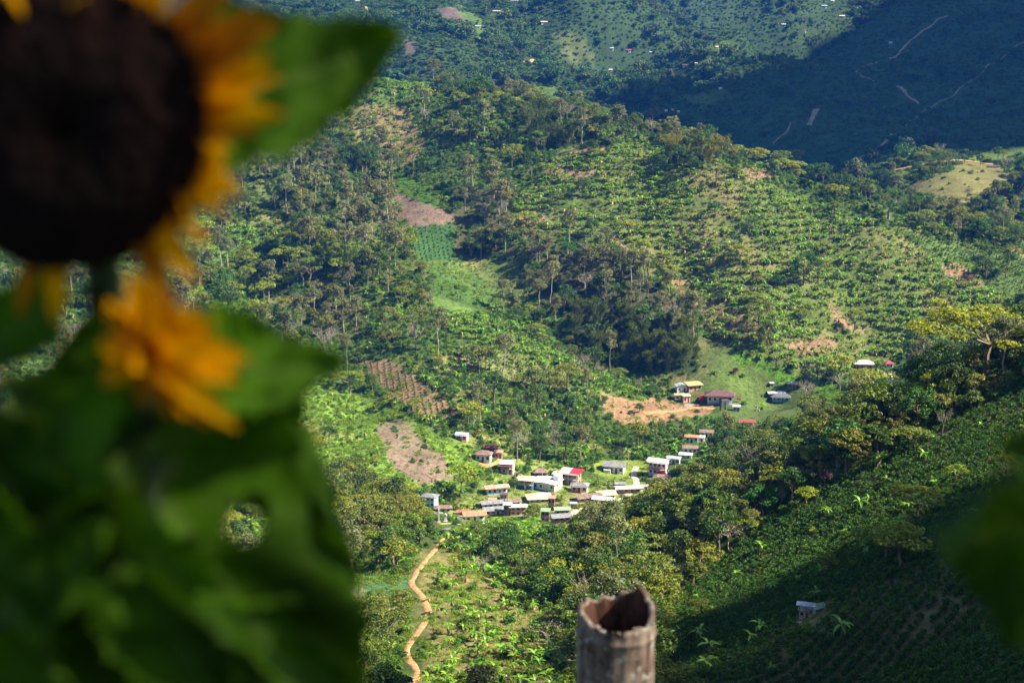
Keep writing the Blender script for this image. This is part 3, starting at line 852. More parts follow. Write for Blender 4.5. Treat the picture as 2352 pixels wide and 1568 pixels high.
def box(x0, x1, y0, y1, z0, z1):
    V = [(x0, y0, z0), (x1, y0, z0), (x1, y1, z0), (x0, y1, z0), (x0, y0, z1), (x1, y0, z1), (x1, y1, z1), (x0, y1, z1)]
    F = [(0, 3, 2, 1), (4, 5, 6, 7), (0, 1, 5, 4), (1, 2, 6, 5), (2, 3, 7, 6), (3, 0, 4, 7)]
    return V, F

def roof_shape(kind, w, d, z, h, ov, th=0.10):
    """thickened roof; front is -y"""
    a, b = w / 2 + ov, d / 2 + ov
    if kind == "gable":          # ridge runs along x
        top = [(-a, -b, z), (a, -b, z), (a, 0, z + h), (-a, 0, z + h), (a, b, z), (-a, b, z)]
        f = [(0, 1, 2, 3), (3, 2, 4, 5)]
    elif kind == "gable_y":      # ridge runs front to back
        top = [(-a, -b, z), (0, -b, z + h), (0, b, z + h), (-a, b, z), (a, -b, z), (a, b, z)]
        f = [(0, 1, 2, 3), (1, 4, 5, 2)]
    elif kind == "hip":
        r = max(0.2, a - b) if a > b else 0.15
        top = [(-a, -b, z), (a, -b, z), (a, b, z), (-a, b, z), (-r, 0, z + h), (r, 0, z + h)]
        f = [(0, 1, 5, 4), (1, 2, 5), (2, 3, 4, 5), (3, 0, 4)]
    elif kind == "shed":         # low in front
        top = [(-a, -b, z), (a, -b, z), (a, b, z + h), (-a, b, z + h)]
        f = [(0, 1, 2, 3)]
    else:                        # leaning to the right
        top = [(-a, -b, z + h), (a, -b, z), (a, b, z), (-a, b, z + h)]
        f = [(0, 1, 2, 3)]
    n = len(top)
    V = [(x, y, q + th) for x, y, q in top] + list(top)
    F = list(f) + [tuple(i + n for i in reversed(q)) for q in f]
    cnt = {}
    for q in f:
        for i in range(len(q)):
            e = (q[i], q[(i + 1) % len(q)])
            if (e[1], e[0]) in cnt: cnt.pop((e[1], e[0]))
            else: cnt[e] = 1
    for (i, j) in cnt:
        F.append((i + n, j + n, j, i))
    return V, F

def wall_shape(kind, w, d, z, h):
    """a closed body under the roof, with gable ends"""
    a, b = w / 2, d / 2
    z0 = -1.8
    if kind == "gable":
        V = [(-a, -b, z0), (a, -b, z0), (a, b, z0), (-a, b, z0), (-a, -b, z), (a, -b, z), (a, b, z), (-a, b, z), (-a, 0, z + h * .93), (a, 0, z + h * .93)]
        F = [(0, 1, 5, 4), (1, 2, 6, 9, 5), (2, 3, 7, 6), (3, 0, 4, 8, 7), (4, 5, 9, 8), (8, 9, 6, 7)]
    elif kind == "gable_y":
        V = [(-a, -b, z0), (a, -b, z0), (a, b, z0), (-a, b, z0), (-a, -b, z), (a, -b, z), (a, b, z), (-a, b, z), (0, -b, z + h * .93), (0, b, z + h * .93)]
        F = [(0, 1, 5, 8, 4), (1, 2, 6, 5), (2, 3, 7, 9, 6), (3, 0, 4, 7), (4, 8, 9, 7), (8, 5, 6, 9)]
    elif kind == "shed":
        V, F = box(-a, a, -b, b, z0, z)
        V[6] = (a, b, z + h); V[7] = (-a, b, z + h)
    elif kind == "lean":
        V, F = box(-a, a, -b, b, z0, z)
        V[4] = (-a, -b, z + h * .97); V[7] = (-a, b, z + h * .97)
    else:
        V, F = box(-a, a, -b, b, z0, z)
    return V, F

PROTECT = []          # (u0, u1, v0, v1, distance): views the planting keeps clear
FOOT = []             # (x, y, radius)

def house(label, u, v, w, d, hw, hr, yaw, kind, roof, wall, trim="brown", floors=1, porch=None, cat="house", name="house", keep=1.0, nwin=None, ymin=470.0, extra=None, ov=0.12):
    g = ground_at(u, v, ymin)
    s = g[1] * TH / 2352.0 * 1.03
    if ymin > 400 and ymin < 900: hw, d = hw * 1.22 + 1.0, d * .86
    W, D, H, HR = w * s, d * s, hw * s / 0.94, hr * s
    o = empty(name, (g[0], g[1] + D * 0.45, g[2]), label, cat, None, R(yaw))
    z = H
    wm = link("wall", new_mesh("wall", *wall_shape(kind, W, D, z, HR), WALL[wall]), o)
    OV = max(0.25, W * ov)
    link("roof", new_mesh("roof", *roof_shape(kind, W, D, z + 0.02, HR, OV), ROOF[roof]), o)
    fh = H / floors
    nw = nwin if nwin is not None else max(1, int(W / 2.6))
    slots = nw + 1
    for fl in range(floors):
        for k in range(slots):
            x = -W / 2 + W * (k + 0.5) / slots
            ww = min(0.55, W / slots * 0.28)
            if k == slots // 2 and fl == 0:
                dm = link("door", new_mesh("door", *box(x - ww * .8, x + ww * .8, -D / 2 - 0.05, -D / 2 + 0.02, -0.3, fh * 0.72), TRIM[trim]), o)
                link("handle", new_mesh("handle", *box(x + ww * .5, x + ww * .65, -D / 2 - 0.09, -D / 2 - 0.05, fh * .32, fh * .38), FRAMEM), dm)
            else:
                z0, z1 = fl * fh + fh * 0.34, fl * fh + fh * 0.74
                fr = link("window", new_mesh("window", *box(x - ww, x + ww, -D / 2 - 0.05, -D / 2 + 0.02, z0, z1), TRIM[trim]), o)
                link("pane", new_mesh("pane", *box(x - ww * .8, x + ww * .8, -D / 2 - 0.07, -D / 2 - 0.05, z0 + .08, z1 - .08), GLASS), fr)
        # one window on the right-hand side
        z0, z1 = fl * fh + fh * 0.34, fl * fh + fh * 0.72
        fr = link("window", new_mesh("window", *box(W / 2 - 0.02, W / 2 + 0.05, -0.5, 0.5, z0, z1), TRIM[trim]), o)
        link("pane", new_mesh("pane", *box(W / 2 + 0.05, W / 2 + 0.07, -0.4, 0.4, z0 + .08, z1 - .08), GLASS), fr)
    if porch:
        pm = TRIM.get(porch, FRAMEM)
        zf = (floors - 1) * fh
        pd = D * 0.28
        b_ = [box(-W / 2, W / 2, -D / 2 - pd, -D / 2 - 0.06, zf - 0.12, zf)]
        link("balcony_floor", new_mesh("balcony_floor", *merge(b_), CONC), o)
        rl = [box(-W / 2, W / 2, -D / 2 - pd - .03, -D / 2 - pd + .03, zf + .8, zf + .9)]
        nb = max(4, int(W / 0.35))
        for k in range(nb + 1):
            x = -W / 2 + W * k / nb
            rl.append(box(x - .05, x + .05, -D / 2 - pd - .025, -D / 2 - pd + .025, zf, zf + .8))
        link("railing", new_mesh("railing", *merge(rl), pm), o)
        for x in (-W / 2 + .1, 0, W / 2 - .1):
            link("post", new_mesh("post", *box(x - .07, x + .07, -D / 2 - pd - .06, -D / 2 - pd + .08, -1.8, z - .02), pm), o)
        rv, rf = roof_shape("shed", W + .4, pd + .3, z - .25, 0.3, 0.1)
        rv = [(x, y - D / 2 - pd / 2, q) for x, y, q in rv]
        link("porch_roof", new_mesh("porch_roof", rv, rf, ROOF[roof]), o)
    if extra: extra(o, W, D, H, HR)
    FOOT.append((g[0], g[1] + D * .45, 0.62 * max(W, D) + 0.6))
    if keep > 0:
        hh = (hw + hr + d * 0.33)
        PROTECT.append((u - w * .5 * keep, u + w * .5 * keep, v - hh * keep, v - (1 - keep) * hw, g[1] + D))
    return o

def warehouse_block(o, W, D, H, HR):
    link("tall_block", new_mesh("tall_block", *box(W * .28, W / 2 + .35, D * .12, D / 2 + 1.2, -1.5, H * 1.75), WALL["white"]), o)
    link("corner_trim", new_mesh("corner_trim", *box(W / 2 - .1, W / 2 + .14, -D / 2 - .14, -D / 2 + .1, -1.2, H), plain_mat("yellow_trim", (.60, .40, .06), .7)), o)
def red_half(o, W, D, H, HR):
    V, F = roof_shape("shed", W * .5, D, H + .16, HR, 0.5)
    link("red_roof_panel", new_mesh("red_roof_panel", [(x + W * .32, y, z) for x, y, z in V], F, ROOF["brightred"]), o)
def red_awning(o, W, D, H, HR):
    V, F = roof_shape("shed", W * .98, D * .5, H * .78, H * .12, 0.25)
    link("lower_roof", new_mesh("lower_roof", [(x, y - D * .62, z) for x, y, z in V], F, ROOF["red"]), o)
def red_stairs(o, W, D, H, HR):
    st = []
    for k in range(9):
        st.append(box(W * .05 + k * .35, W * .05 + k * .35 + .36, -D / 2 - 1.9, -D / 2 - 1.0, H * .05 + k * .2, H * .05 + k * .2 + .09))
    st.append(box(W * .05, W * .05 + 3.2, -D / 2 - 1.95, -D / 2 - 1.9, H * .25, H * .25 + .9))
    link("stairs", new_mesh("stairs", *merge(st), REDM), o)
def front_annex(o, W, D, H, HR):
    link("annex_wall", new_mesh("annex_wall", *box(-W * .5, -W * .15, -D / 2 - 2.0, -D / 2 - .02, -1.2, H * .55), WALL["white"]), o)
    V, F = roof_shape("shed", W * .36, 2.1, H * .57, .35, .15)
    link("annex_roof", new_mesh("annex_roof", [(x - W * .32, y - D / 2 - 1.1, z) for x, y, z in V], F, ROOF["bluegrey"]), o)
def white_wing(o, W, D, H, HR):
    link("wing_wall", new_mesh("wing_wall", *box(W * .02, W * .36, -D / 2 - 3.4, -D / 2 - .1, -3.6, H * .55), WALL["white"]), o)
    V, F = roof_shape("hip", W * .36, 3.2, H * .56, .6, .2)
    link("wing_roof", new_mesh("wing_roof", [(x + W * .19, y - D / 2 - 1.75, z) for x, y, z in V], F, ROOF["darktile"]), o)

HOUSES = [
    # label, u, v, w, d, wall h, roof h, yaw, roof shape, roof, wall, trim, floors, porch, keep, extra
    ("small white house with a pale blue sheet roof alone on the grassy slope", 1062, 1012, 26, 20, 9, 4, -14, "gable", "bluegrey", "white", "red", 1, "red", 1, None),
    ("red sheet roofed house behind the brown tiled cottage on the slope", 1129, 1040, 28, 16, 7, 5, -8, "gable", "red", "brown", "brown", 1, None, .8, None),
    ("white cottage with a wide brown tiled hip roof on the slope", 1111, 1061, 34, 24, 12, 8, -12, "hip", "tile", "white", "brown", 1, None, 1, None),
    ("little pink hut with a red roof beside the brown tiled cottage", 1145, 1056, 17, 12, 10, 2, -5, "shed", "fadedred", "pink", "brown", 1, None, 1, None),
    ("two storey white house with white upper roof, red lower roof and red balcony", 1166, 1090, 28, 24, 19, 4, -10, "gable", "white", "white", "purple", 2, "red", 1, red_awning),
    ("low brown hut with a thatch coloured tile roof below the dark trees", 1241, 1095, 28, 18, 6, 8, 4, "hip", "tile", "brown", "brown", 1, None, 1, None),
    ("two storey house with cream hip roof and deep blue front", 1209, 1124, 38, 26, 17, 5, -16, "hip", "cream", "blue", "white", 2, "white", 1, None),
    ("long house with faded red roof and turquoise porch", 1140, 1136, 48, 18, 12, 5, 16, "gable", "fadedred", "white", "turquoise", 1, "turquoise", 1, None),
    ("big white windowless warehouse with a bright white sheet roof", 1256, 1128, 54, 44, 13, 3, -24, "gable_y", "white", "white", "white", 1, None, 1, warehouse_block),
    ("light grey roofed shed behind the white warehouse", 1283, 1101, 24, 14, 8, 3, -20, "shed", "lightgrey", "brick", "brown", 1, None, .8, None),
    ("two storey brick building whose roof is half grey and half bright red", 1312, 1114, 42, 26, 20, 5, -24, "shed", "lightgrey", "brick", "brown", 2, "white", 1, red_half),
    ("grey hip roofed house with a red porch below the brick building", 1332, 1132, 36, 26, 11, 6, -10, "hip", "grey", "white", "red", 1, "red", 1, None),
    ("wide grey roofed house beside the yellow green playing field", 1413, 1088, 44, 34, 11, 8, -14, "gable", "grey", "white", "brown", 1, None, 1, front_annex),
    ("tall white two storey house with red outside stairs by the concrete road", 1514, 1092, 42, 30, 24, 5, -24, "gable", "lightgrey", "white", "red", 2, "red", 1, red_stairs),
    ("blue grey roofed house behind the tall white one with red stairs", 1549, 1066, 28, 18, 9, 4, -18, "gable", "bluegrey", "white", "brown", 1, None, .9, None),
    ("low tiled roof just below the tall white house with red stairs", 1521, 1106, 34, 22, 5, 6, -10, "hip", "tile", "brown", "brown", 1, None, .6, None),
    ("brown tiled house among the trees at the upper end of the village road", 1586, 1041, 30, 18, 9, 5, -6, "gable", "tile", "white", "brown", 1, None, .8, None),
    ("white sheet roofed house just below the brown tiled one at the upper road end", 1576, 1052, 26, 18, 5, 3, -12, "gable", "white", "white", "brown", 1, None, .7, None),
    ("long brown tiled roof house in the village centre", 1352, 1152, 52, 24, 6, 6, 18, "gable", "tile", "white", "brown", 1, None, .8, None),
    ("village building with a broad cream yellow roof beside the long tiled house", 1392, 1148, 38, 34, 8, 5, 12, "gable", "cream", "white", "brown", 1, None, .8, None),
    ("village house with a pale grey sheet roof and cream front wall", 1384, 1160, 38, 20, 10, 5, -16, "gable", "white", "cream", "brown", 1, None, .9, None),
    ("long pale grey roofed row house at the foot of the wooded spur", 1444, 1134, 54, 18, 8, 4, 8, "gable", "lightgrey", "brick", "brown", 1, None, .7, None),
    ("dark grey roofed house end on behind the pale grey row", 1424, 1124, 22, 14, 8, 4, 4, "gable", "grey", "white", "brown", 1, None, .7, None),
    ("small red roofed house at the right end of the pale grey row", 1478, 1127, 20, 14, 7, 3, 10, "gable", "fadedred", "white", "brown", 1, None, .7, None),
    ("huge low cream yellow hip roof in the middle of the village", 1238, 1152, 50, 40, 5, 9, 8, "hip", "cream", "cream", "brown", 1, None, .9, None),
    ("narrow brick tower house with a faded red lean-to roof", 1267, 1174, 15, 13, 22, 3, -6, "shed", "salmon", "brick", "brown", 2, None, 1, None),
    ("house with a flat pale green sheet roof beside the narrow brick tower", 1291, 1184, 32, 24, 10, 4, 6, "gable", "green", "brick", "brown", 1, None, .9, None),
    ("tall narrow brick house with a small green roof above the banana grove", 1253, 1198, 19, 17, 18, 3, -4, "shed", "green", "brick", "brown", 2, None, 1, None),
    ("big grey roofed brick house at the edge of the banana grove", 1288, 1206, 40, 28, 14, 5, 12, "gable", "grey", "brick", "brown", 2, None, .9, None),
    ("tiny brick kiosk with flat top by the lower village road", 1318, 1168, 13, 10, 8, 1, 0, "shed", "lightgrey", "brick", "brown", 1, None, 1, None),
    ("upper long grey roofed house of the row near the churchyard", 1131, 1168, 48, 20, 7, 5, 14, "gable", "grey", "white", "brown", 1, None, 1, None),
    ("lower long grey roofed house of the row near the churchyard", 1136, 1181, 48, 22, 7, 6, 14, "gable", "grey", "white", "brown", 1, None, 1, None),
    ("small grey house with a dark red roof below the turquoise porch house", 1157, 1151, 17, 12, 9, 3, 0, "gable", "darktile", "greywall", "brown", 1, None, 1, None),
    ("brown tiled house right of the grey roofed row", 1178, 1163, 32, 20, 6, 6, 10, "gable", "tile", "white", "brown", 1, None, .9, None),
    ("tiny salmon roofed hut between the turquoise porch house and the grey row", 1131, 1155, 17, 10, 5, 3, 4, "gable", "salmon", "white", "brown", 1, None, 1, None),
    ("tall brown block with a slate blue lean-to roof", 1166, 1184, 18, 16, 19, 2, 0, "shed", "bluegrey", "brown", "brown", 2, None, .9, None),
    ("unfinished pink brick building behind the reddish tree", 1190, 1184, 36, 14, 14, 2, 4, "shed", "lightgrey", "pink", "brown", 2, None, .7, None),
    ("house with orange clay tile roof and white wall near the white fence", 1088, 1196, 46, 28, 9, 8, 14, "gable", "orangetile", "white", "brown", 1, None, 1, None),
    ("small red roofed house left of the orange tiled one", 1062, 1184, 24, 16, 6, 3, 10, "gable", "red", "pink", "brown", 1, None, 1, None),
    ("pale blue two storey house with a grey hip roof among the trees", 987, 1163, 32, 26, 17, 6, -22, "hip", "grey", "lightblue", "blue", 2, None, 1, None),
    ("open sided shelter with brown tiled hip roof behind the white cross", 1017, 1177, 36, 16, 7, 5, 6, "hip", "tile", "cream", "brown", 1, None, 1, None),
    # upper hamlet
    ("small white house with a slate grey roof at the top left of the hamlet", 1565, 905, 23, 18, 11, 5, 10, "gable_y", "bluegrey", "white", "brown", 1, None, 1, None),
    ("long shed with an olive green lean-to roof beside the slate roofed house", 1594, 900, 32, 22, 9, 4, 18, "shed", "olive", "brick", "brown", 1, None, 1, None),
    ("white hut with an olive roof on the bare orange bank", 1560, 921, 21, 14, 8, 3, 8, "gable", "olive", "white", "brown", 1, None, 1, None),
    ("small pink shed with a cream roof beside the white hut", 1576, 927, 16, 12, 11, 3, 16, "shed", "cream", "pink", "brown", 1, None, 1, None),
    ("grand farmhouse with dark red hip roof and blue balcony", 1655, 927, 58, 32, 13, 10, -6, "hip", "darktile", "white", "blue", 1, "blue", 1, white_wing),
    ("small blue grey shed to the right below the grand farmhouse", 1692, 945, 15, 10, 7, 3, -10, "shed", "bluegrey", "greywall", "brown", 1, None, 1, None),
    ("low house with pale blue and rusty roof sheets in the pasture", 1783, 911, 34, 14, 5, 3, 6, "gable", "lightgrey", "brown", "brown", 1, None, 1, None),
    ("dark grey hip roofed bungalow with turquoise trim in the pasture", 1794, 925, 38, 22, 7, 6, -8, "hip", "darkgrey", "white", "turquoise", 1, "turquoise", 1, None),
    ("weathered wooden shed beside the tall dark tree", 1820, 894, 20, 14, 8, 4, -16, "gable", "lightgrey", "brown", "brown", 1, None, 1, None),
    ("tiny grey lean-to shed alone in the pasture", 1773, 888, 9, 7, 5, 2, 0, "shed", "bluegrey", "greywall", "brown", 1, None, 1, None),
    ("low building with a brilliant red roof behind the spur trees", 1716, 978, 30, 10, 6, 4, 0, "gable", "brightred", "white", "brown", 1, None, .8, None),
    ("white house with patched grey and red roof at the bend above the village", 1590, 1016, 28, 16, 9, 4, -12, "gable", "rust", "white", "brown", 1, None, 1, None),
    ("white house with a pale sheet roof right of the patched roof house", 1607, 1014, 22, 16, 7, 3, -12, "gable", "white", "white", "brown", 1, None, 1, None),
    ("brown roofed house highest of the cluster at the bend above the village", 1624, 1006, 28, 16, 8, 5, -10, "gable", "tile", "white", "brown", 1, None, .9, None),
    ("salmon fronted house with a weathered grey hip roof on the far right knoll", 1985, 850, 38, 20, 10, 8, -6, "hip", "lightgrey", "salmonwall", "white", 1, None, 1, None),
    ("blue roofed white house half hidden below the salmon fronted one", 2008, 876, 26, 18, 10, 4, -14, "gable", "bluegrey", "white", "brown", 1, None, .7, None),
    ("tall white house lowest of the group on the far right knoll", 2034, 889, 34, 16, 17, 4, -10, "shed", "lightgrey", "white", "brown", 2, None, .7, None),
    ("round looking red roofed hut highest on the far right knoll", 2043, 846, 16, 12, 6, 5, 0, "hip", "brightred", "white", "brown", 1, None, .7, None),
]
for (lab, u, v, w, d, hw, hr, yaw, kind, roof, wall, trim, fl, porch, keep, ex) in HOUSES:
    nm = "warehouse" if "warehouse" in lab else ("shed" if " shed" in lab.split(" behind")[0] else "house")
    house(lab, u, v, w, d, hw, hr, yaw, kind, roof, wall, trim, fl, porch, nm, nm, keep, None, 470.0, ex)

# the drying hut on the dark coffee slope
def drying_deck(o, W, D, H, HR):
    for x in (-W * .5, W * .75):
        for y in (-D * .5, D * .4):
            link("post", new_mesh("post", *box(x - .05, x + .05, y - .05, y + .05, H - .1, H + 1.05), DOORM), o)
    V, F = roof_shape("gable", W * 1.5, D * 1.1, H + 1.05, .45, .3)
    link("upper_roof", new_mesh("upper_roof", [(x + W * .1, y, z) for x, y, z in V], F, ROOF["bluegrey"]), o)
house("pink and white hut with a raised open roof on the dark coffee slope", 1849, 1424, 24, 18, 17, 1, -16, "shed", "lightgrey", "pink", "brown", 1, None, "house", "house", 1, 1, 150.0, drying_deck, .03)
house("long low shed with a pale green gable roof behind the pink and white hut", 1878, 1410, 34, 22, 7, 7, 32, "gable", "green", "white", "brown", 1, None, "shed", "shed", 1, 2, 150.0, None)

FARH = [
    ("long white farmhouse with pink front on the far green hill", 1141, 31, 28, "lightgrey", "pink"), ("white farmhouse by the lawn on the far hill", 1098, 65, 17, "bluegrey", "white"), ("white farmhouse at the very top of the picture above the long pink one", 1182, 6, 24, "lightgrey", "white"),
    ("cream farmhouse right of the long pink one on the far hill", 1249, 55, 20, "cream", "cream"), ("tiny farmhouse at the upper left beside the sunflower leaf", 822, 8, 15, "bluegrey", "salmonwall"), ("small white farmhouse left of the bright red roofed one", 1404, 117, 15, "lightgrey", "white"),
    ("far farmhouse with a bright red roof", 1441, 122, 24, "brightred", "white"), ("tiny white hut right of the bright red roofed farmhouse", 1495, 125, 9, "lightgrey", "white"), ("orange roofed farmhouse above the blue shaded valley", 1401, 166, 15, "cream", "pink"),
    ("white farmhouse in the wooded far middle right", 1800, 62, 13, "lightgrey", "white"), ("cream roofed farmhouse near the shaded hill top", 1934, 42, 16, "cream", "cream"), ("pale hut by the yellow meadow in the far valley", 1647, 114, 9, "cream", "white"),
    ("long farmhouse near the upper right skyline woods", 1893, 18, 18, "bluegrey", "white"), ("small farmhouse at the top edge near the shaded hill", 1912, 6, 12, "white", "white"), ("dark roofed farmhouse in the far valley fields", 1575, 156, 20, "darktile", "cream"),
    ("little white farmhouse beside the dark roofed one in the far valley", 1599, 149, 9, "lightgrey", "white"), ("blue roofed hut in the deep blue shade", 1655, 206, 11, "bluegrey", "lightblue"), ("white roofed hut of the hamlet in the shaded valley bottom", 1530, 258, 9, "white", "white"),
    ("pink hut of the hamlet in the shaded valley bottom", 1545, 255, 9, "fadedred", "pink"), ("grey hut of the hamlet in the shaded valley bottom", 1558, 259, 9, "lightgrey", "white"), ("pale hut beside the track on the dark hill", 2046, 101, 10, "lightgrey", "white"),
    ("tiny red brown hut in the far right woods", 1849, 74, 8, "darktile", "white"), ("farmhouse with a long dark red roof and red door on the meadow hill", 2284, 386, 34, "darktile", "white"), ("white hut at the fork of the dark hill tracks", 2144, 251, 10, "lightgrey", "white"),
]
for (lab, u, v, w, roof, wall) in FARH:
    house(lab, u, v, w * .62, w * .32, 3.2 if w > 12 else 2.4, 1.6, (hash_ := (u * 7 + v * 3) % 30 - 15), "gable", roof, wall, "red" if "red door" in lab else "brown", 1, None, "farmhouse" if "farmhouse" in lab else "hut", "farmhouse" if "farmhouse" in lab else "hut", 1, 2, 980.0, None)

# ------------------------------------------------------------ paths and roads draped on the ground
def ribbon(name, label, uv, width, mat, ymin=150.0, lift=0.10, cat=None):
    P = [ground_at(a, b, ymin) for a, b in uv]
    pts = []
    for i in range(len(P) - 1):
        p0 = P[max(i - 1, 0)]; p1 = P[i]; p2 = P[i + 1]; p3 = P[min(i + 2, len(P) - 1)]
        n = max(2, int((p2 - p1).length / 1.5))
        for k in range(n):
            t = k / n
            pts.append(0.5 * ((2 * p1) + (-p0 + p2) * t + (2 * p0 - 5 * p1 + 4 * p2 - p3) * t * t + (-p0 + 3 * p1 - 3 * p2 + p3) * t ** 3))
    pts.append(P[-1])
    xs = np.array([p[0] for p in pts]); ys = np.array([p[1] for p in pts])
    tx = np.gradient(xs); ty = np.gradient(ys); ln = np.hypot(tx, ty) + 1e-6
    nx, ny = -ty / ln, tx / ln
    wv = width * (1 + 1.0 * fbm(xs, ys, 7.0, 23, 3)) * (1.0 if np.isscalar(width) else 1.0)
    V = []; F = []
    K = 5
    for j in range(K):
        f = j / (K - 1) - 0.5
        X = xs + nx * wv * f; Y = ys + ny * wv * f
        edge = -0.25 if j in (0, K - 1) else 0
        V.append(np.stack([X, Y, height(X, Y) + lift + edge], 1))
    n = len(xs)
    V = np.concatenate(V)
    for j in range(K - 1):
        for i in range(n - 1):
            a = j * n + i
            F.append((a, a + 1, a + n + 1, a + n))
    o = link(name, new_mesh(name, V, F, mat, smooth=True))
    tag(o, label, cat, None, "structure")
    TRACKS.append((xs, ys, width))
    return o
TRACKS = []
TRACKM = plain_mat("track_earth", (.26, .21, .14), 0.95, 0.5, 0.35, 0.4)
DIRT = plain_mat("orange_dirt", (.40, .22, .10), 0.95, 0.8, 0.35, 0.4)
DIRT2 = plain_mat("pale_dirt", (.40, .32, .20), 0.95, 0.5, 0.35, 0.4)
ROADM = plain_mat("concrete_road", (.44, .37, .30), 0.9, 0.6, 0.2, 0.1)
ribbon("path", "orange dirt footpath winding down to the village", [(1018, 1238), (1000, 1262), (975, 1290), (955, 1318), (945, 1338), (954, 1352), (968, 1368), (978, 1388), (984, 1405), (980, 1425), (968, 1445), (953, 1462), (940, 1480), (933, 1497), (938, 1515), (952, 1532), (958, 1550), (945, 1575), (930, 1610)], 1.75, DIRT, 150.0, .2)
ribbon("road", "pale concrete village road beside the playing field", [(1462, 1072), (1458, 1082), (1456, 1094), (1462, 1106), (1458, 1120), (1430, 1145), (1380, 1160), (1345, 1163), (1325, 1172), (1310, 1190)], 4.2, ROADM, 470)
ribbon("road", "grey paved patch of road by the churchyard", [(1016, 1216), (1035, 1213), (1052, 1212)], 3.2, plain_mat("asphalt", (.15, .15, .16), .9, 1, .2, .1), 420)
ribbon("path", "sandy yard in front of the white cross", [(1008, 1203), (1030, 1202), (1058, 1204)], 3.0, DIRT2, 430, 0.06)
ribbon("path", "pale footpath through the village grass", [(1278, 1130), (1290, 1142), (1306, 1150), (1330, 1152)], 1.0, DIRT2, 470)
ribbon("path", "orange bare bank in front of the brown tiled cottage", [(1100, 1066), (1116, 1070), (1140, 1066), (1150, 1056)], 4.0, DIRT, 470)
ribbon("path", "pale footpath left of the dark hut", [(1842, 1428), (1812, 1432), (1775, 1438)], 0.9, DIRT2, 150)
ribbon("path", "orange terrace in front of the upper hamlet", [(1480, 950), (1540, 945), (1590, 936), (1640, 940)], 5.0, DIRT, 560)
_tr = [
    ("track climbing the dark hill to its top", [(2175, 38), (2140, 60), (2100, 88), (2078, 108), (2062, 128), (2042, 137)], 5),
    ("middle bend of the track on the dark hill", [(2016, 144), (1990, 152), (1966, 166), (1982, 178), (2010, 188), (2032, 190)], 3.4),
    ("pale curving track in the middle of the dark hill", [(2062, 198), (2078, 212), (2092, 228), (2110, 241)], 6),
    ("long faint track rising to the right edge of the dark hill", [(2352, 98), (2310, 128), (2262, 160), (2225, 190), (2195, 215), (2150, 240), (2115, 262), (2080, 290)], 2.6),
    ("wide dirt track at the foot of the dark hill", [(2048, 310), (2030, 330), (2010, 346), (1985, 358), (1965, 372), (1952, 388)], 7),
    ("orange road curving below the dark hill to the meadow", [(2018, 401), (2060, 391), (2105, 382), (2150, 373), (2200, 369), (2240, 373), (2280, 379)], 5),
    ("bare streak low on the dark hill", [(1875, 252), (1868, 268), (1858, 290)], 9),
    ("thin track low on the left of the dark hill", [(1815, 285), (1808, 302), (1790, 318), (1775, 332)], 3),
    ("short orange track on the far left hill", [(840, 16), (848, 28), (868, 34), (892, 40)], 6),
    ("short orange cutting on the far middle hill", [(1205, 146), (1220, 141), (1230, 139)], 7),
    ("short orange track left of the far farmhouses", [(1030, 78), (1046, 84)], 5),
]
for lab, uv, w in _tr:
    ribbon("track", lab, uv, w * .55, DIRT if "orange" in lab else TRACKM, 980, 0.5)

# low walls, cross, shrine, fence, poles, tank
def place(u, v, ymin=430.0):
    return ground_at(u, v, ymin)
g = place(1008, 1199)
s = g[1] * TH / 2352 * 1.03
o = empty("cross", g, "tall white concrete cross standing in the sandy churchyard", "cross")
V, F = merge([box(-.24, .24, -.2, .2, -.3, 4.8)]); link("upright", new_mesh("upright", V, F, FRAMEM), o)
link("crossbar", new_mesh("crossbar", *box(-1.6, 1.6, -.16, .16, 3.1, 3.55), FRAMEM), o)
link("base", new_mesh("base", *box(-.5, .5, -.5, .5, -.5, .25), CONC), o)
PROTECT.append((996, 1020, 1168, 1200, g[1] + 2)); FOOT.append((g[0], g[1], 2))
g = place(1023, 1198)
o = empty("shrine", g, "small white shrine with a robed statue right of the tall cross", "shrine")
link("plinth", new_mesh("plinth", *merge([box(-.65, .65, -.5, .5, -.5, .35), box(-.3, .3, -.3, .3, .35, 1.1)]), FRAMEM), o)
V = []; F = []
prof = [(1.1, .26), (1.3, .3), (1.7, .24), (1.95, .2), (2.1, .1), (2.2, .14), (2.32, .13), (2.42, .02)]
for z, r in prof:
    for k in range(8):
        a = k * math.pi / 4; V.append((r * math.cos(a), r * math.sin(a) * .8, z))
for i in range(len(prof) - 1):
    for k in range(8):
        F.append((i * 8 + k, i * 8 + (k + 1) % 8, (i + 1) * 8 + (k + 1) % 8, (i + 1) * 8 + k))
link("statue", new_mesh("statue", V, F, FRAMEM, smooth=True), o)
hood = [box(-.5, -.36, -.2, .4, .35, 2.5), box(.36, .5, -.2, .4, .35, 2.5), box(-.36, .36, .3, .4, .35, 2.5)]
hv, hf = merge(hood); k = len(hv); hv += [(-.6, -.3, 2.5), (.6, -.3, 2.5), (.6, .5, 2.5), (-.6, .5, 2.5), (0, -.3, 3.0), (0, .5, 3.0)]
hf += [(k, k + 1, k + 4), (k + 1, k + 2, k + 5, k + 4), (k + 2, k + 3, k + 5), (k + 3, k, k + 4, k + 5)]
link("canopy", new_mesh("canopy", hv, hf, FRAMEM), o)
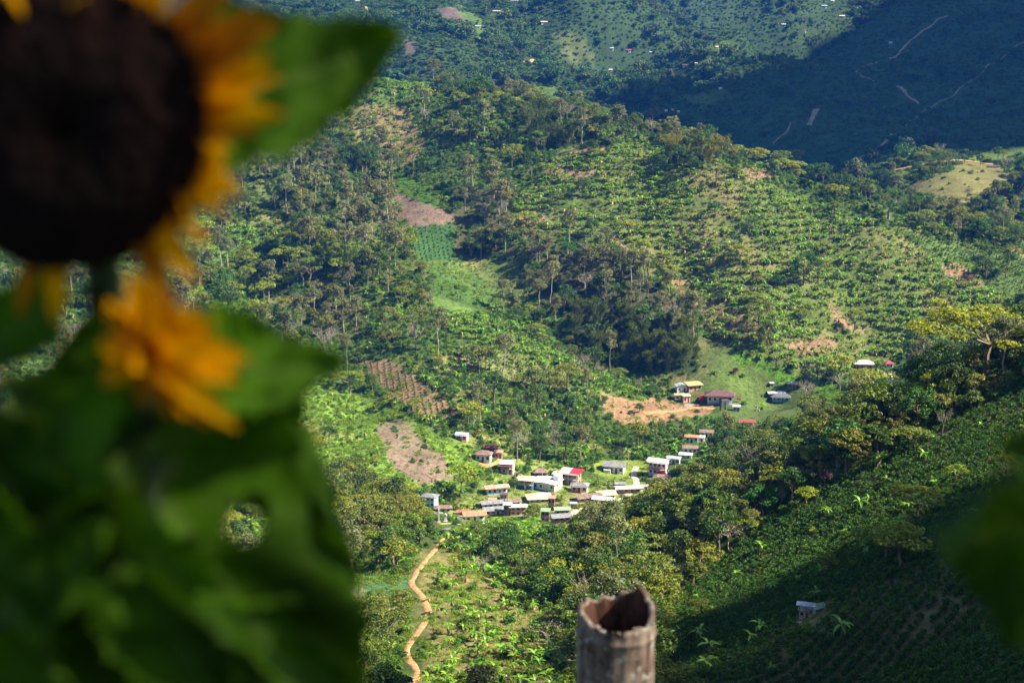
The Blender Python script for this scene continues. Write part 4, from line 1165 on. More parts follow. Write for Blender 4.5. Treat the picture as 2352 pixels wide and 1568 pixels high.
# the picket fence: one thing, its posts parts
f0, f1 = place(1030, 1190), place(1068, 1208)
o = empty("fence", f0, "white post fence running down from the shrine past the orange tiled house", "fence")
npst = 15
tops = []
for k in range(npst):
    t = k / (npst - 1); x = f0[0] + (f1[0] - f0[0]) * t; y = f0[1] + (f1[1] - f0[1]) * t; z = hz(x, y)
    p = link("post", new_mesh("post", *box(-.1, .1, -.1, .1, -.6, 2.0), FRAMEM), o)
    p.location = (x - f0[0], y - f0[1], z - f0[2]); tops.append(np.array([x - f0[0], y - f0[1], z - f0[2]]))
rl = []
for a, b in zip(tops[:-1], tops[1:]):
    for hgt in (.5, 1.5):
        rl.append(limb(a + [0, 0, hgt], b + [0, 0, hgt], .04, .04, 4, 1))
link("rail", new_mesh("rail", *merge(rl), FRAMEM), o)
PROTECT.append((1026, 1070, 1178, 1206, min(f0[1], f1[1])))
# white retaining wall of the hamlet
g0, g1 = place(1572, 935, 560), place(1606, 933, 560)
o = link("garden_wall", new_mesh("garden_wall", *box(0, (g1 - g0).length, -.2, .2, -1.0, 1.2), WALL["white"])); o.location = g0
o.rotation_euler[2] = math.atan2(g1[1] - g0[1], g1[0] - g0[0]); tag(o, "low white garden wall between the pink shed and the grand farmhouse", "wall")
# water tank on the lower road
g = place(1309, 1167)
o = empty("water_tank", g, "small white water tank on a stand beside the brick kiosk", "water tank")
link("stand", new_mesh("stand", *merge([box(-.5, -.4, -.4, -.3, -.5, 1), box(.4, .5, -.4, -.3, -.5, 1), box(-.5, -.4, .3, .4, -.5, 1), box(.4, .5, .3, .4, -.5, 1), box(-.6, .6, -.5, .5, 1, 1.1)]), CONC), o)
link("barrel", new_mesh("barrel", *merge([limb((0, 0, 1.1), (0, 0, 2.3), .62, .55, 12, 2), limb((0, 0, 2.3), (0, 0, 2.5), .55, .15, 12, 1)]), FRAMEM, smooth=True), o)
# utility poles
POLE = plain_mat("pole_concrete", (.42, .40, .36), .9)
pole_t = new_mesh("pole_shaft", *limb((0, 0, -.6), (0, 0, 8.2), .13, .08, 8, 2), POLE)
pole_a = new_mesh("pole_arm", *merge([box(-.8, .8, -.05, .05, 7.6, 7.72), box(-.7, -.62, -.03, .03, 7.72, 7.9), box(.62, .7, -.03, .03, 7.72, 7.9)]), DOORM)
for (u, v, lab) in [(1443, 1072, "concrete utility pole at the edge of the yellow green playing field"), (1304, 1178, "concrete utility pole by the green roofed house"), (1334, 1150, "concrete utility pole beside the long tiled house"), (1246, 1112, "utility pole at the left corner of the white warehouse"),
                    (1738, 962, "utility pole near the brilliant red roof"), (1183, 1127, "utility pole right of the turquoise porch house")]:
    g = place(u, v)
    o = empty("utility_pole", g, lab, "utility pole", "utility poles of the village", R(20))
    link("shaft", pole_t, o); link("crossarm", pole_a, o)
# ------------------------------------------------------------ planting
PROTECT += [(1880, 2040, 250, 372, 1190), (2040, 2352, 250, 332, 1180), (1400, 1560, 150, 238, 1190), (1560, 1700, 150, 280, 1190), (1700, 1880, 180, 330, 1190), (1240, 1400, 100, 190, 1150), (2090, 2320, 372, 452, 1000), (1960, 2100, 385, 405, 1000), (1345, 1440, 1062, 1090, 600), (1440, 1470, 1078, 1118, 590), (1610, 1840, 800, 950, 690), (1400, 1620, 905, 965, 660), (1000, 1190, 615, 710, 760), (948, 1045, 515, 600, 800), (905, 1045, 455, 512, 860),
            (870, 1040, 985, 1095, 555), (1870, 1935, 870, 915, 700)]
for a, b in [((1018, 1238), (975, 1290)), ((975, 1290), (950, 1335)), ((952, 1352), (984, 1405)), ((984, 1405), (953, 1462)), ((953, 1462), (933, 1497)), ((933, 1497), (958, 1552))]:
    g = ground_at((a[0] + b[0]) / 2, (a[1] + b[1]) / 2)
    PROTECT.append((min(a[0], b[0]) - 4, max(a[0], b[0]) + 4, min(a[1], b[1]), max(a[1], b[1]), g[1] - 1.0))
PR = np.array(PROTECT)
FT = np.array(FOOT)

def field(spacing, y0, y1, jit=0.8, rot=0.0, half=0.40):
    xm = half * y1 + 20
    n = int(2 * (xm + y1) / spacing[0]) if rot else 0
    xs = np.arange(-xm, xm, spacing[0]); ys = np.arange(y0, y1, spacing[1])
    if rot:
        L = math.hypot(xm, y1) * 1.1
        xs = np.arange(-L, L, spacing[0]); ys = np.arange(-L, L, spacing[1])
    X, Y = np.meshgrid(xs, ys); X = X.ravel(); Y = Y.ravel()
    if rot:
        c, s_ = math.cos(rot), math.sin(rot)
        X, Y = X * c - Y * s_, X * s_ + Y * c
    X = X + RS.uniform(-.5, .5, len(X)) * spacing[0] * jit; Y = Y + RS.uniform(-.5, .5, len(Y)) * spacing[1] * jit
    k = (Y > y0) & (Y < y1) & (np.abs(X) < half * Y + 15)
    return X[k], Y[k]

def settle(X, Y, clear):
    """heights, zones and visibility for candidate places"""
    Z = height(X, Y)
    u, v, d = project(X, Y, Z)
    k = (u > -120) & (u < 2480) & (v < 1760) & (v > -60) & visible(X, Y, Z, clear)
    X, Y, Z, u, v, d = [q[k] for q in (X, Y, Z, u, v, d)]
    return X, Y, Z, u, v, d, zone_of(X, Y, Z)

def clear_of(X, Y, Z, u, v, d, hgt, rad, edge=.7):
    ok = np.ones(len(X), bool)
    px = 2352 / TH / d
    top = v - hgt * px; r = rad * px
    for a, b, c, e, yy in PR:
        m = (u + r * .8 > a) & (u - r * .8 < b) & (top < e) & (v > c) & (Y < yy)
        ok &= ~m
    for x, y, r_ in FT:
        ok &= np.hypot(X - x, Y - y) > r_ + rad * 0.6
    for xs, ys, w in TRACKS:
        m = np.where((X > xs.min() - 8) & (X < xs.max() + 8) & (Y > ys.min() - 8) & (Y < ys.max() + 8))[0]
        if len(m):
            dd = np.min(np.hypot(X[m][:, None] - xs[None, ::2], Y[m][:, None] - ys[None, ::2]), 1)
            ok[m] &= dd > w / 2 + np.broadcast_to(rad, X.shape)[m] * edge
    return ok

def zsel(z, table):
    p = np.zeros(len(ZN))
    for k_, v_ in table.items(): p[ZI[k_]] = v_
    return p[z]

PLACE = {
    "mixed": "on the mixed slope", "far_wood": "on the far blue green hills", "shaded_hill": "on the dark shaded hill", "far_lawn": "by a lawn on the far hills", "far_pasture": "in the pale far pasture", "far_mauve": "by bare soil on the far hills",
    "meadow_hill": "on the dry meadow hill at the right", "meadow_crest": "on the green meadow crest at the right", "far_dark_wood": "in the dark far right wood", "coffee_rows_right": "among the high right coffee rows",
    "banana_face": "on the big banana slope", "pink_patch": "at a bare pink patch", "vivid_bananas": "in the bright banana stand", "pink_bananas": "on the pinkish soil",
    "mauve_field": "on the ploughed mauve field", "vivid_grass": "on the vivid grass strip", "seedling_plot": "on the seedling plot", "young_coffee": "in the square young coffee plot", "grass_plot": "on the green plot below the young coffee",
    "grey_wood": "in the shaded gully wood", "bamboo_grove": "in the dark bamboo grove", "yellow_bamboo": "on the ridge by the yellow bamboo", "pasture": "in the pasture above the hamlet", "vivid_strip": "by the vivid grass strip", "orange_soil": "on the bare orange bank",
    "banana_ridge": "on the bright banana spur", "terraces": "on the little green terraces", "soil_rows": "on the brown soil rows", "mauve_slope": "on the bare mauve slope", "grass_slope": "on the bright grass slope",
    "hill_bananas": "on the left banana hillside", "slender_wood": "in the pale slender wood", "umbrella_wood": "in the yellow green wood", "dark_thicket": "in the dark hillside thicket", "ridge_wood": "along the middle ridge skyline",
    "football_field": "by the playing field", "yards": "between the village houses", "coffee_field": "on the near coffee slope", "spur_wood": "in the near spur wood", "path_wood": "in the wood above the footpath", "banana_slope": "on the near banana slope",
    "banana_grove": "in the grove below the village", "grey_crop": "by the grey green crop left of the footpath", "lush_slope": "in the lush path thicket",
}
LOOK = {
    "slender": ("tall slender tree with pale trunk and thin grey brown crown", "tree"), "umbrella": ("flat topped spreading tree with yellow green crown", "tree"), "broadleaf": ("dense round dark green tree", "tree"), "olive": ("loose olive brown tree with layered crown", "tree"),
    "bare": ("pale nearly leafless tree with bare twigs", "tree"), "bamboo": ("arching clump of dark green bamboo plumes", "bamboo"), "yellow_bamboo": ("arching clump of yellow bamboo plumes", "bamboo"), "cypress": ("tall narrow dark evergreen tree", "tree"),
    "purple": ("round tree with purple brown leaves", "tree"), "magenta": ("small round bush covered in magenta flowers", "bush"),
}
NAME = {"slender": "slender_tree", "umbrella": "umbrella_tree", "broadleaf": "broadleaf_tree", "olive": "olive_brown_tree", "bare": "bare_tree", "bamboo": "bamboo_clump", "yellow_bamboo": "bamboo_clump", "cypress": "evergreen_tree", "purple": "purple_tree", "magenta": "flowering_bush"}
def tree_thing(kind, i, loc, rz, sc, label=None, group=None, src=None):
    tr, cr, h = (src or TREES[kind])[i % len(src or TREES[kind])]
    lk, cat = LOOK[kind]
    o = empty(NAME[kind], loc, label or lk, cat, group, rz)
    o.scale = sc if hasattr(sc, "__len__") else (sc, sc, sc)
    link("stems" if "bamboo" in kind else "trunk", tr, o); link("plumes" if "bamboo" in kind else "crown", cr, o)
    return o

# single trees that stand out
HERO = [
    ("broadleaf", 0, 1845, 658, 80, "large dark rounded tree standing alone on the banana slope", 500, 1.15),
    ("broadleaf", 1, 1468, 948, 22, "round dark green bush tree alone on the bare orange bank", 560, 1.2),
    ("umbrella", 1, 803, 905, 52, "bright yellow green spreading tree by the brown soil rows", 480, 1.25),
    ("cypress", 0, 1848, 888, 52, "tallest dark evergreen tree in the pasture beside the wooden shed", 600, 1.5),
    ("cypress", 1, 1878, 868, 34, "lower dark evergreen behind the tallest one in the pasture", 600, 1.3),
    ("umbrella", 0, 2262, 868, 160, "huge spreading umbrella tree on top of the near right spur", 330, 1.35),
    ("slender", 0, 2300, 880, 150, "tall pale trunked tree with orange blossom beside the huge umbrella tree", 330, 1.2),
    ("broadleaf", 2, 2110, 870, 120, "tall dark green tree rising left of the huge umbrella tree", 330, 0.9),
    ("umbrella", 2, 1990, 935, 85, "wide layered tree in front of the houses on the far right knoll", 330, 1.2),
    ("purple", 0, 1894, 1118, 42, "round purple brown tree at the upper edge of the near coffee slope", 330, 1.0),
    ("bare", 0, 1826, 1118, 48, "pale bare branched tree left of the purple brown one", 330, 1.3),
    ("bare", 1, 1745, 1100, 62, "wide brownish half bare tree in the spur wood", 330, 1.3),
    ("broadleaf", 3, 1668, 1090, 110, "big dark green tree at the left shoulder of the spur wood", 330, 1.1),
    ("umbrella", 3, 1840, 1060, 62, "vivid yellow green tree in the middle of the spur wood", 330, 1.3),
    ("olive", 0, 1890, 1000, 84, "massive olive green tree crowning the spur wood", 330, 1.2),
    ("olive", 1, 2010, 1050, 80, "rusty brown leaved tree in the upper spur wood", 330, 1.2),
    ("umbrella", 0, 1852, 1162, 44, "small yellow leaved tree on the edge of the near coffee slope", 250, 1.1),
    ("umbrella", 1, 2105, 1200, 85, "dark green tree with a pale crooked trunk among the near coffee", 200, 1.2),
    ("olive", 2, 1275, 925, 66, "broad olive green tree above the village centre", 560, 1.5),
    ("broadleaf", 4, 1383, 950, 44, "green tree at the left foot of the bare orange bank", 560, 1.1),
    ("slender", 1, 1236, 716, 72, "pale crowned tall tree at the right side of the green plot", 600, 1.3),
    ("slender", 2, 1212, 690, 68, "grey green tall tree left of the pale crowned one at the green plot", 600, 1.2),
    ("slender", 3, 1187, 1062, 100, "very tall thin trunked tree behind the village centre", 480, .8),
    ("slender", 4, 797, 862, 98, "very tall bare pole trunk tree at the left end of the brown soil rows", 480, .7),
    ("bare", 2, 956, 802, 58, "pale leafless tree on the middle left hillside", 480, 1.0),
    ("broadleaf", 0, 1240, 1062, 70, "dense dark green tree behind the low brown hut", 560, .9),
    ("magenta", 0, 1610, 928, 20, "magenta flowering bush left of the grand farmhouse", 560, 1.2),
    ("magenta", 0, 1697, 925, 14, "smaller magenta flowering bush right of the grand farmhouse", 560, 1.0),
    ("cypress", 0, 1655, 946, 30, "narrow dark tree in front of the grand farmhouse", 560, .55),
    ("cypress", 1, 1665, 950, 28, "second narrow dark tree in front of the grand farmhouse, the right one", 560, .55),
    ("purple", 1, 1690, 862, 16, "small purple leaved tree in the middle of the pasture", 560, 1.1),
    ("purple", 1, 2040, 422, 16, "purple leaved tree on the skyline at the right", 600, 1.5),
    ("purple", 0, 2180, 700, 14, "small purple tree at the right end of the banana slope", 600, 1.0),
    ("broadleaf", 2, 2040, 505, 70, "big dark tree clump under the skyline at the right", 600, 1.4),
    ("umbrella", 2, 1820, 400, 50, "yellow green domed tree on the right skyline", 600, 1.4),
    ("broadleaf", 3, 2280, 345, 18, "lone dark tree on the green meadow crest", 980, 1.1),
    ("slender", 1, 1040, 300, 42, "tall pale trunked tree of the ridge wood top", 800, 1.3),
    ("slender", 0, 1500, 305, 52, "pale grey tree standing on the skyline left of the yellow bamboo", 800, 1.3),
    ("slender", 2, 1672, 352, 44, "tall pine like tree on the skyline right of the yellow bamboo", 800, .9),
    ("slender", 3, 1632, 345, 38, "tall pine like tree on the skyline just above the yellow bamboo", 800, .9),
    ("bare", 0, 1338, 862, 46, "leafless reddish tree at the edge of the dark bamboo grove", 600, 1.0),
    ("olive", 3, 1225, 1195, 40, "reddish brown tree in front of the pink brick building", 480, 1.0),
    ("bare", 1, 1270, 1490, 60, "wide pale leafless tree on the near banana slope", 200, 1.8),
    ("bare", 2, 2165, 1000, 56, "fallen looking bare white tree at the top of the near coffee slope", 200, .7),
]
HX = []
for kind, i, u, v, hp, lab, ym, wide in HERO:
    g = ground_at(u, v, ym)
    src = FINE[kind] if (kind in FINE and hp >= 50) else TREES[kind]
    h0 = src[i % len(src)][2]
    s = hp * g[1] * TH / 2352 * 1.04 / h0
    tree_thing(kind, i, g, (u * 13 % 628) / 100, (s * wide, s * wide, s), lab, None, src)
    HX.append((g[0], g[1], 2.2 * s))
FT = np.array(FOOT + HX)

# --- trees
MIX = {   # zone: (density 0..1, {kind: weight})
    "mixed": (.30, {"slender": .12, "umbrella": .22, "broadleaf": .28, "olive": .32, "bare": .06}),
    "slender_wood": (.62, {"slender": .42, "olive": .26, "umbrella": .10, "broadleaf": .14, "bare": .08}),
    "umbrella_wood": (.60, {"umbrella": .50, "olive": .25, "slender": .15, "broadleaf": .10}),
    "grey_wood": (.85, {"slender": .52, "bare": .12, "broadleaf": .18, "olive": .18}),
    "ridge_wood": (.80, {"olive": .38, "broadleaf": .34, "slender": .11, "umbrella": .12, "bare": .05}),
    "dark_thicket": (.9, {"broadleaf": 1}),
    "bamboo_grove": (1.0, {"bamboo": .88, "broadleaf": .12}), "yellow_bamboo": (.9, {"yellow_bamboo": .8, "broadleaf": .2}),
    "banana_face": (.09, {"broadleaf": .3, "umbrella": .4, "olive": .3}), "coffee_rows_right": (.08, {"broadleaf": .5, "olive": .5}),
    "banana_ridge": (.08, {"olive": .5, "slender": .3, "broadleaf": .2}), "hill_bananas": (.12, {"slender": .4, "olive": .3, "umbrella": .3}), "vivid_bananas": (.10, {"olive": .6, "slender": .4}), "pink_bananas": (.06, {"slender": .6, "olive": .4}),
    "pasture": (.03, {"broadleaf": .7, "olive": .3}), "soil_rows": (.05, {"slender": .6, "bare": .4}), "grass_slope": (.06, {"broadleaf": .4, "olive": .6}), "mauve_slope": (.01, {"olive": 1}),
    "yards": (.10, {"olive": .5, "broadleaf": .4, "umbrella": .1}), "terraces": (.04, {"olive": 1}),
    "spur_wood": (1.0, {"olive": .38, "umbrella": .13, "broadleaf": .35, "slender": .05, "bare": .09}), "path_wood": (.95, {"olive": .52, "umbrella": .24, "broadleaf": .20, "bare": .04}),
    "banana_grove": (.22, {"olive": .6, "broadleaf": .3, "bare": .1}), "banana_slope": (.05, {"olive": .6, "bare": .4}), "lush_slope": (.30, {"broadleaf": .5, "olive": .5}), "coffee_field": (.012, {"umbrella": 1}),
    "far_dark_wood": (.9, {"broadleaf": .7, "slender": .1, "olive": .2}), "meadow_hill": (.03, {"broadleaf": .8, "bare": .2}), "meadow_crest": (.02, {"broadleaf": 1}),
}
KINDS = ["slender", "umbrella", "broadleaf", "olive", "bare", "bamboo", "yellow_bamboo"]
SIZE = {"slender": (13, 3.0), "umbrella": (7.5, 4.2), "broadleaf": (9, 3.6), "olive": (9, 3.8), "bare": (8, 2.8), "bamboo": (11, 3.4), "yellow_bamboo": (11, 3.4)}
Xa, Ya = field((5.2, 5.2), 170, 500, 0.95)
Xb, Yb = field((6.9, 6.9), 500, 1180, 0.95)
X = np.concatenate([Xa, Xb]); Y = np.concatenate([Ya, Yb])
X, Y, Z, u, v, d, z = settle(X, Y, 7)
dens = np.zeros(len(ZN)); cum = np.zeros((len(ZN), len(KINDS)))
for k_, (dn, w) in MIX.items():
    dens[ZI[k_]] = dn
    a = np.array([w.get(q, 0) for q in KINDS]); cum[ZI[k_]] = np.cumsum(a / a.sum())
clump = np.clip(0.85 + 1.6 * fbm(X, Y, 30.0, 5, 3), 0.15, 1.6)
k = RS.uniform(size=len(X)) < dens[z] * np.where(dens[z] > .85, 1, clump)
X, Y, Z, u, v, d, z = [q[k] for q in (X, Y, Z, u, v, d, z)]
kind = (RS.uniform(size=len(X))[:, None] > cum[z]).sum(1)
kind = np.minimum(kind, len(KINDS) - 1)
hg = np.array([SIZE[q][0] for q in KINDS])[kind]; rd = np.array([SIZE[q][1] for q in KINDS])[kind]
sc = 0.5 + 0.75 * RS.uniform(0, 1, len(X)) ** 1.3 + .15 * np.clip(fbm(X, Y, 40, 83, 2), -1, 1)
sc = sc * np.where(Y > 500, 1.36, 1.0) * np.where(np.isin(z, [ZI['yards'], ZI['pasture'], ZI['grass_slope']]), .72, 1)
sc = np.where(z == ZI["ridge_wood"], sc * 0.9, np.where(np.isin(z, [ZI['spur_wood'], ZI['path_wood']]), sc * 1.12, sc))
ok = clear_of(X, Y, Z, u, v, d, hg * sc, rd * sc)
X, Y, Z, u, v, d, z, kind, sc, hg = [q[ok] for q in (X, Y, Z, u, v, d, z, kind, sc, hg)]
rot = RS.uniform(0, 6.28, len(X))
inframe = (u > -20) & (u < 2372) & (v < 1640) & visible(X, Y, Z, 5)
# the sunflower and its leaves hide the left of the view
hidden_by_flower = (u < 820) & ~((u > 520) & (v < 960)) & ~((u < 260) & (v > 740) & (v < 1030)) & ~((u > 340) & (v > 480) & (v < 720)) & ~((u > 600) & (v > 880) & (v < 1010) )
ZBOX = {}
for _zn in ZN:
    _p = [q for zname, y0, y1, poly in ZONES if zname == _zn for q in poly]
    if _p: ZBOX[_zn] = (max(300, min(q[0] for q in _p)), min(2352, max(q[0] for q in _p)), max(0, min(q[1] for q in _p)), min(1568, max(q[1] for q in _p)))
ZBOX["mixed"] = (500, 2352, 150, 1300); ZBOX["far_wood"] = (700, 2352, 0, 260)
HPOS = ["far left", "left", "centre left", "centre", "centre right", "right", "far right"]
VPOS = ["topmost", "upper", "middle", "lower", "lowest"]
def where_in(zn, u_, v_):
    a, b, c, e = ZBOX[zn]
    i = int(min(6, max(0, (u_ - a) / (b - a + 1e-6) * 7))); j = int(min(4, max(0, (v_ - c) / (e - c + 1e-6) * 5)))
    return "%s %s" % (VPOS[j], HPOS[i])
SHORT = {"slender": "slender pale trunked tree", "umbrella": "flat yellow green tree", "broadleaf": "round dark green tree", "olive": "olive brown tree", "bare": "nearly leafless tree", "bamboo": "dark bamboo clump", "yellow_bamboo": "yellow bamboo clump"}
def sizeword(s_): return "small" if s_ < .8 else ("large" if s_ > 1.1 else "medium")
def counts_label(kn, zn, u_, v_, s_): return "%s %s %s, %s part" % (sizeword(s_), SHORT[kn], PLACE[zn], where_in(zn, u_, v_))
for ki, kn in enumerate(KINDS):
    m = np.where(kind == ki)[0]
    if not len(m): continue
    big = np.where(inframe[m] & ~hidden_by_flower[m], sc[m] * hg[m] / d[m], 0)
    order = np.argsort(-big)
    cap = {"slender": 280, "umbrella": 250, "broadleaf": 270, "olive": 285, "bare": 200, "bamboo": 150, "yellow_bamboo": 60}[kn]
    ind = m[order[:cap]]; ind = ind[(inframe[ind]) & ~hidden_by_flower[ind]]
    rest = np.setdiff1d(m, ind)
    for j in ind:
        lk = LOOK[kn][0]; zn = ZN[z[j]]
        sx_ = RS.uniform(.82, 1.25)
        tree_thing(kn, int(RS.randint(50)), (X[j], Y[j], Z[j]), rot[j], (float(sc[j]) * sx_, float(sc[j]) * sx_ * RS.uniform(.85, 1.15), float(sc[j])), counts_label(kn, zn, u[j], v[j], sc[j]), "%ss %s" % (SHORT[kn], PLACE[zn]))
    n_ = len(TREES[kn])
    stuff(NAME[kn].replace("_tree", "_wood") + "_beyond" if kn != "yellow_bamboo" else "yellow_bamboo_beyond", "further %ss merging into the wooded slopes" % SHORT[kn], "wood",
          np.stack([X[rest], Y[rest], Z[rest]], 1), rot[rest], sc[rest], RS.randint(0, n_, len(rest)), [(t, c) for t, c, h in TREES[kn]])

# --- distant canopy
X, Y = field((7.2, 7.2), 1120, 2350, 0.95, half=0.42)
X, Y, Z, u, v, d, z = settle(X, Y, 8)
p = zsel(z, {"far_wood": .62, "shaded_hill": .09, "far_lawn": .02, "far_pasture": .12, "far_mauve": .03, "mixed": .5, "meadow_hill": .03, "meadow_crest": .01, "ridge_wood": .6, "far_dark_wood": .9})
p = p * np.where(z == ZI["far_wood"], np.clip(.75 + 2.8 * fbm(X, Y, 70.0, 15, 4), .15, 1.7), 1)
k = (RS.uniform(size=len(X)) < p)
X, Y, Z, u, v, d, z = [q[k] for q in (X, Y, Z, u, v, d, z)]
sc = RS.uniform(.55, 1.5, len(X)) * np.where(fbm(X, Y, 60, 71, 3) > .03, 1.6, .75)
ok = clear_of(X, Y, Z, u, v, d, 6.5 * sc, 3 * sc)
X, Y, Z, sc, z = X[ok], Y[ok], Z[ok], sc[ok], z[ok]
stuff("far_wood", "far off woods covering the blue green hills", "wood", np.stack([X, Y, Z - .3], 1), RS.uniform(0, 6.28, len(X)), np.stack([sc, sc, sc * RS.uniform(.7, 1.4, len(X))], 1), RS.randint(0, 4, len(X)), [(m_,) for m_ in BUSH["canopy"]])
X, Y = field((4.6, 4.6), 1120, 2350, 0.95, half=0.42)
X, Y, Z, u, v, d, z = settle(X, Y, 4)
p = zsel(z, {"far_wood": .95, "shaded_hill": .6, "far_lawn": .10, "far_pasture": .6, "far_mauve": .08, "mixed": .5, "meadow_hill": .05, "meadow_crest": .02, "far_dark_wood": .6})
k = (RS.uniform(size=len(X)) < p)
X, Y, Z, u, v, d, z = [q[k] for q in (X, Y, Z, u, v, d, z)]
sc = RS.uniform(.6, 1.25, len(X))
ok = clear_of(X, Y, Z, u, v, d, 2 * sc, 1.5 * sc)
X, Y, Z, sc, z = X[ok], Y[ok], Z[ok], sc[ok], z[ok]
stuff("far_scrub", "low scrub and coffee covering the far hills", "scrub", np.stack([X, Y, Z - .1], 1), RS.uniform(0, 6.28, len(X)), np.stack([sc * 1.65, sc * 1.65, sc * np.where(z == ZI["shaded_hill"], .85, 1)], 1), RS.randint(0, 4, len(X)), [(m_,) for m_ in BUSH["shrub"]])

# --- bananas
def pick_individual(score, cap):
    o_ = np.argsort(-score)[:cap]
    return o_[score[o_] > 0]
X, Y = field((2.35, 2.35), 175, 1100, 0.8, 0.35)
X, Y, Z, u, v, d, z = settle(X, Y, 3)
p = zsel(z, {"banana_face": .95, "banana_ridge": .45, "vivid_bananas": .55, "pink_bananas": .35, "hill_bananas": .5, "banana_slope": .28, "banana_grove": .38, "mixed": .13, "ridge_wood": .1, "spur_wood": .07, "yards": .10, "umbrella_wood": .06, "coffee_field": .022, "grass_slope": .03, "pasture": .015, "terraces": .05, "lush_slope": .08, "path_wood": .05, "pink_patch": .22})
# rows along the contours on the big face; the same on the near slope
row = (Z / 3.7 + fbm(X, Y, 55, 19, 3) * 1.4) % 1.0
p = np.where(z == ZI["banana_face"], p * np.where(row < .56, 1.1, .14) * np.clip(1.0 + 3.4 * fbm(X, Y, 32, 29, 3), .08, 1.1), p)
row2 = ((X * .8 + Y * .6) / 4.6) % 1.0
p = np.where(z == ZI["banana_slope"], p * np.where(row2 < .5, 1.7, .35), p)
p = np.where((z == ZI["mixed"]), p * np.clip(.6 + 4.5 * fbm(X, Y, 38, 39, 3), 0, 4), p)
k = RS.uniform(size=len(X)) < p
X, Y, Z, u, v, d, z = [q[k] for q in (X, Y, Z, u, v, d, z)]
sc = RS.uniform(.5, 1.25, len(X)) * np.where(z == ZI["banana_slope"], .95, np.where(z == ZI["banana_face"], 1.2, 1.1))
ok = clear_of(X, Y, Z, u, v, d, 3.4 * sc, 1.8 * sc)
X, Y, Z, u, v, d, z, sc = [q[ok] for q in (X, Y, Z, u, v, d, z, sc)]
rot = RS.uniform(0, 6.28, len(X)); bi = RS.randint(0, 6, len(X))
inf = (u > 0) & (u < 2352) & (v < 1560) & visible(X, Y, Z, 2) & ~((u < 820) & (v > 700))
ind = pick_individual(np.where(inf, sc / d, 0), 290)
for j in ind:
    st, lv = BANANA[bi[j]]
    o = empty("banana_plant", (X[j], Y[j], Z[j]), "%s banana plant %s, %s part" % (sizeword(sc[j] / 1.0), PLACE[ZN[z[j]]], where_in(ZN[z[j]], u[j], v[j])), "banana plant", "banana plants %s" % PLACE[ZN[z[j]]], rot[j])
    o.scale = (sc[j],) * 3
    link("stem", st, o); link("leaves", lv, o)
rest = np.setdiff1d(np.arange(len(X)), ind)
stuff("banana_plantation", "banana plants in rows merging over the middle hill", "bananas", np.stack([X, Y, Z], 1)[rest], rot[rest], sc[rest], bi[rest], [b_ for b_ in BANANA])
# blue bags over the fruit on the near banana slope
BAG = plain_mat("blue_plastic_bag", (.02, .26, .26), .35, 5, .3, .1)
bag = new_mesh("fruit_bag", *limb((0, 0, -.28), (0, 0, .3), .12, .17, 7, 3), BAG, smooth=True)
cand = [j for j in ind if ZN[z[j]] in ("banana_slope", "banana_grove")][:46]
for j in cand:
    o = link("fruit_bag", bag); a = rot[j] + 1.0
    o.location = (X[j] + .34 * math.cos(a) * sc[j], Y[j] - .34 * sc[j], Z[j] + 1.45 * sc[j])
    tag(o, "turquoise fruit bag %s, %s part" % (PLACE[ZN[z[j]]], where_in(ZN[z[j]], u[j], v[j])), "bag", "turquoise fruit bags %s" % PLACE[ZN[z[j]]])

# --- coffee bushes
X, Y = field((1.25, 2.75), 110, 480, .16, 0.62)
X, Y, Z, u, v, d, z = settle(X, Y, 1.5)
k = RS.uniform(size=len(X)) < zsel(z, {"coffee_field": .96}) * np.clip(1.3 + 1.6 * fbm(X, Y, 16, 49, 3), .4, 1)
X, Y, Z, u, v, d, z = [q[k] for q in (X, Y, Z, u, v, d, z)]
sc = RS.uniform(.95, 1.45, len(X))
X2, Y2 = field((3.0, 3.0), 500, 1000, .15, .15)
X2, Y2, Z2, u2, v2, d2, z2 = settle(X2, Y2, 1.5)
k = RS.uniform(size=len(X2)) < zsel(z2, {"young_coffee": .95, "soil_rows": .95, "seedling_plot": .7, "orange_soil": .12, "grass_plot": .35, "pink_patch": .6, "mauve_field": .03, "mauve_slope": .06})
sc2 = RS.uniform(.7, 1.0, k.sum()) * zsel(z2[k], {"young_coffee": 1.0, "soil_rows": 1.1, "seedling_plot": .6, "orange_soil": .7, "grass_plot": .7, "pink_patch": .6, "mauve_field": .5, "mauve_slope": .9})
X3, Y3 = field((1.6, 3.1), 500, 1000, .4, -.5)
X3, Y3, Z3, u3, v3, d3, z3 = settle(X3, Y3, 1.5)
k3 = RS.uniform(size=len(X3)) < zsel(z3, {"coffee_rows_right": .9, "terraces": .85})
X = np.concatenate([X, X2[k], X3[k3]]); Y = np.concatenate([Y, Y2[k], Y3[k3]]); Z = np.concatenate([Z, Z2[k], Z3[k3]])
u = np.concatenate([u, u2[k], u3[k3]]); v = np.concatenate([v, v2[k], v3[k3]]); d = np.concatenate([d, d2[k], d3[k3]]); z = np.concatenate([z, z2[k], z3[k3]])
sc = np.concatenate([sc, sc2, RS.uniform(.6, .95, k3.sum())])
ok = clear_of(X, Y, Z, u, v, d, 1.3 * sc, .8 * sc)
X, Y, Z, u, v, d, z, sc = [q[ok] for q in (X, Y, Z, u, v, d, z, sc)]
rot = RS.uniform(0, 6.28, len(X)); bi = RS.randint(0, 4, len(X))
inf = (u > 1500) & (u < 2200) & (v < 1560)
ind = pick_individual(np.where(inf, sc / d, 0), 295)
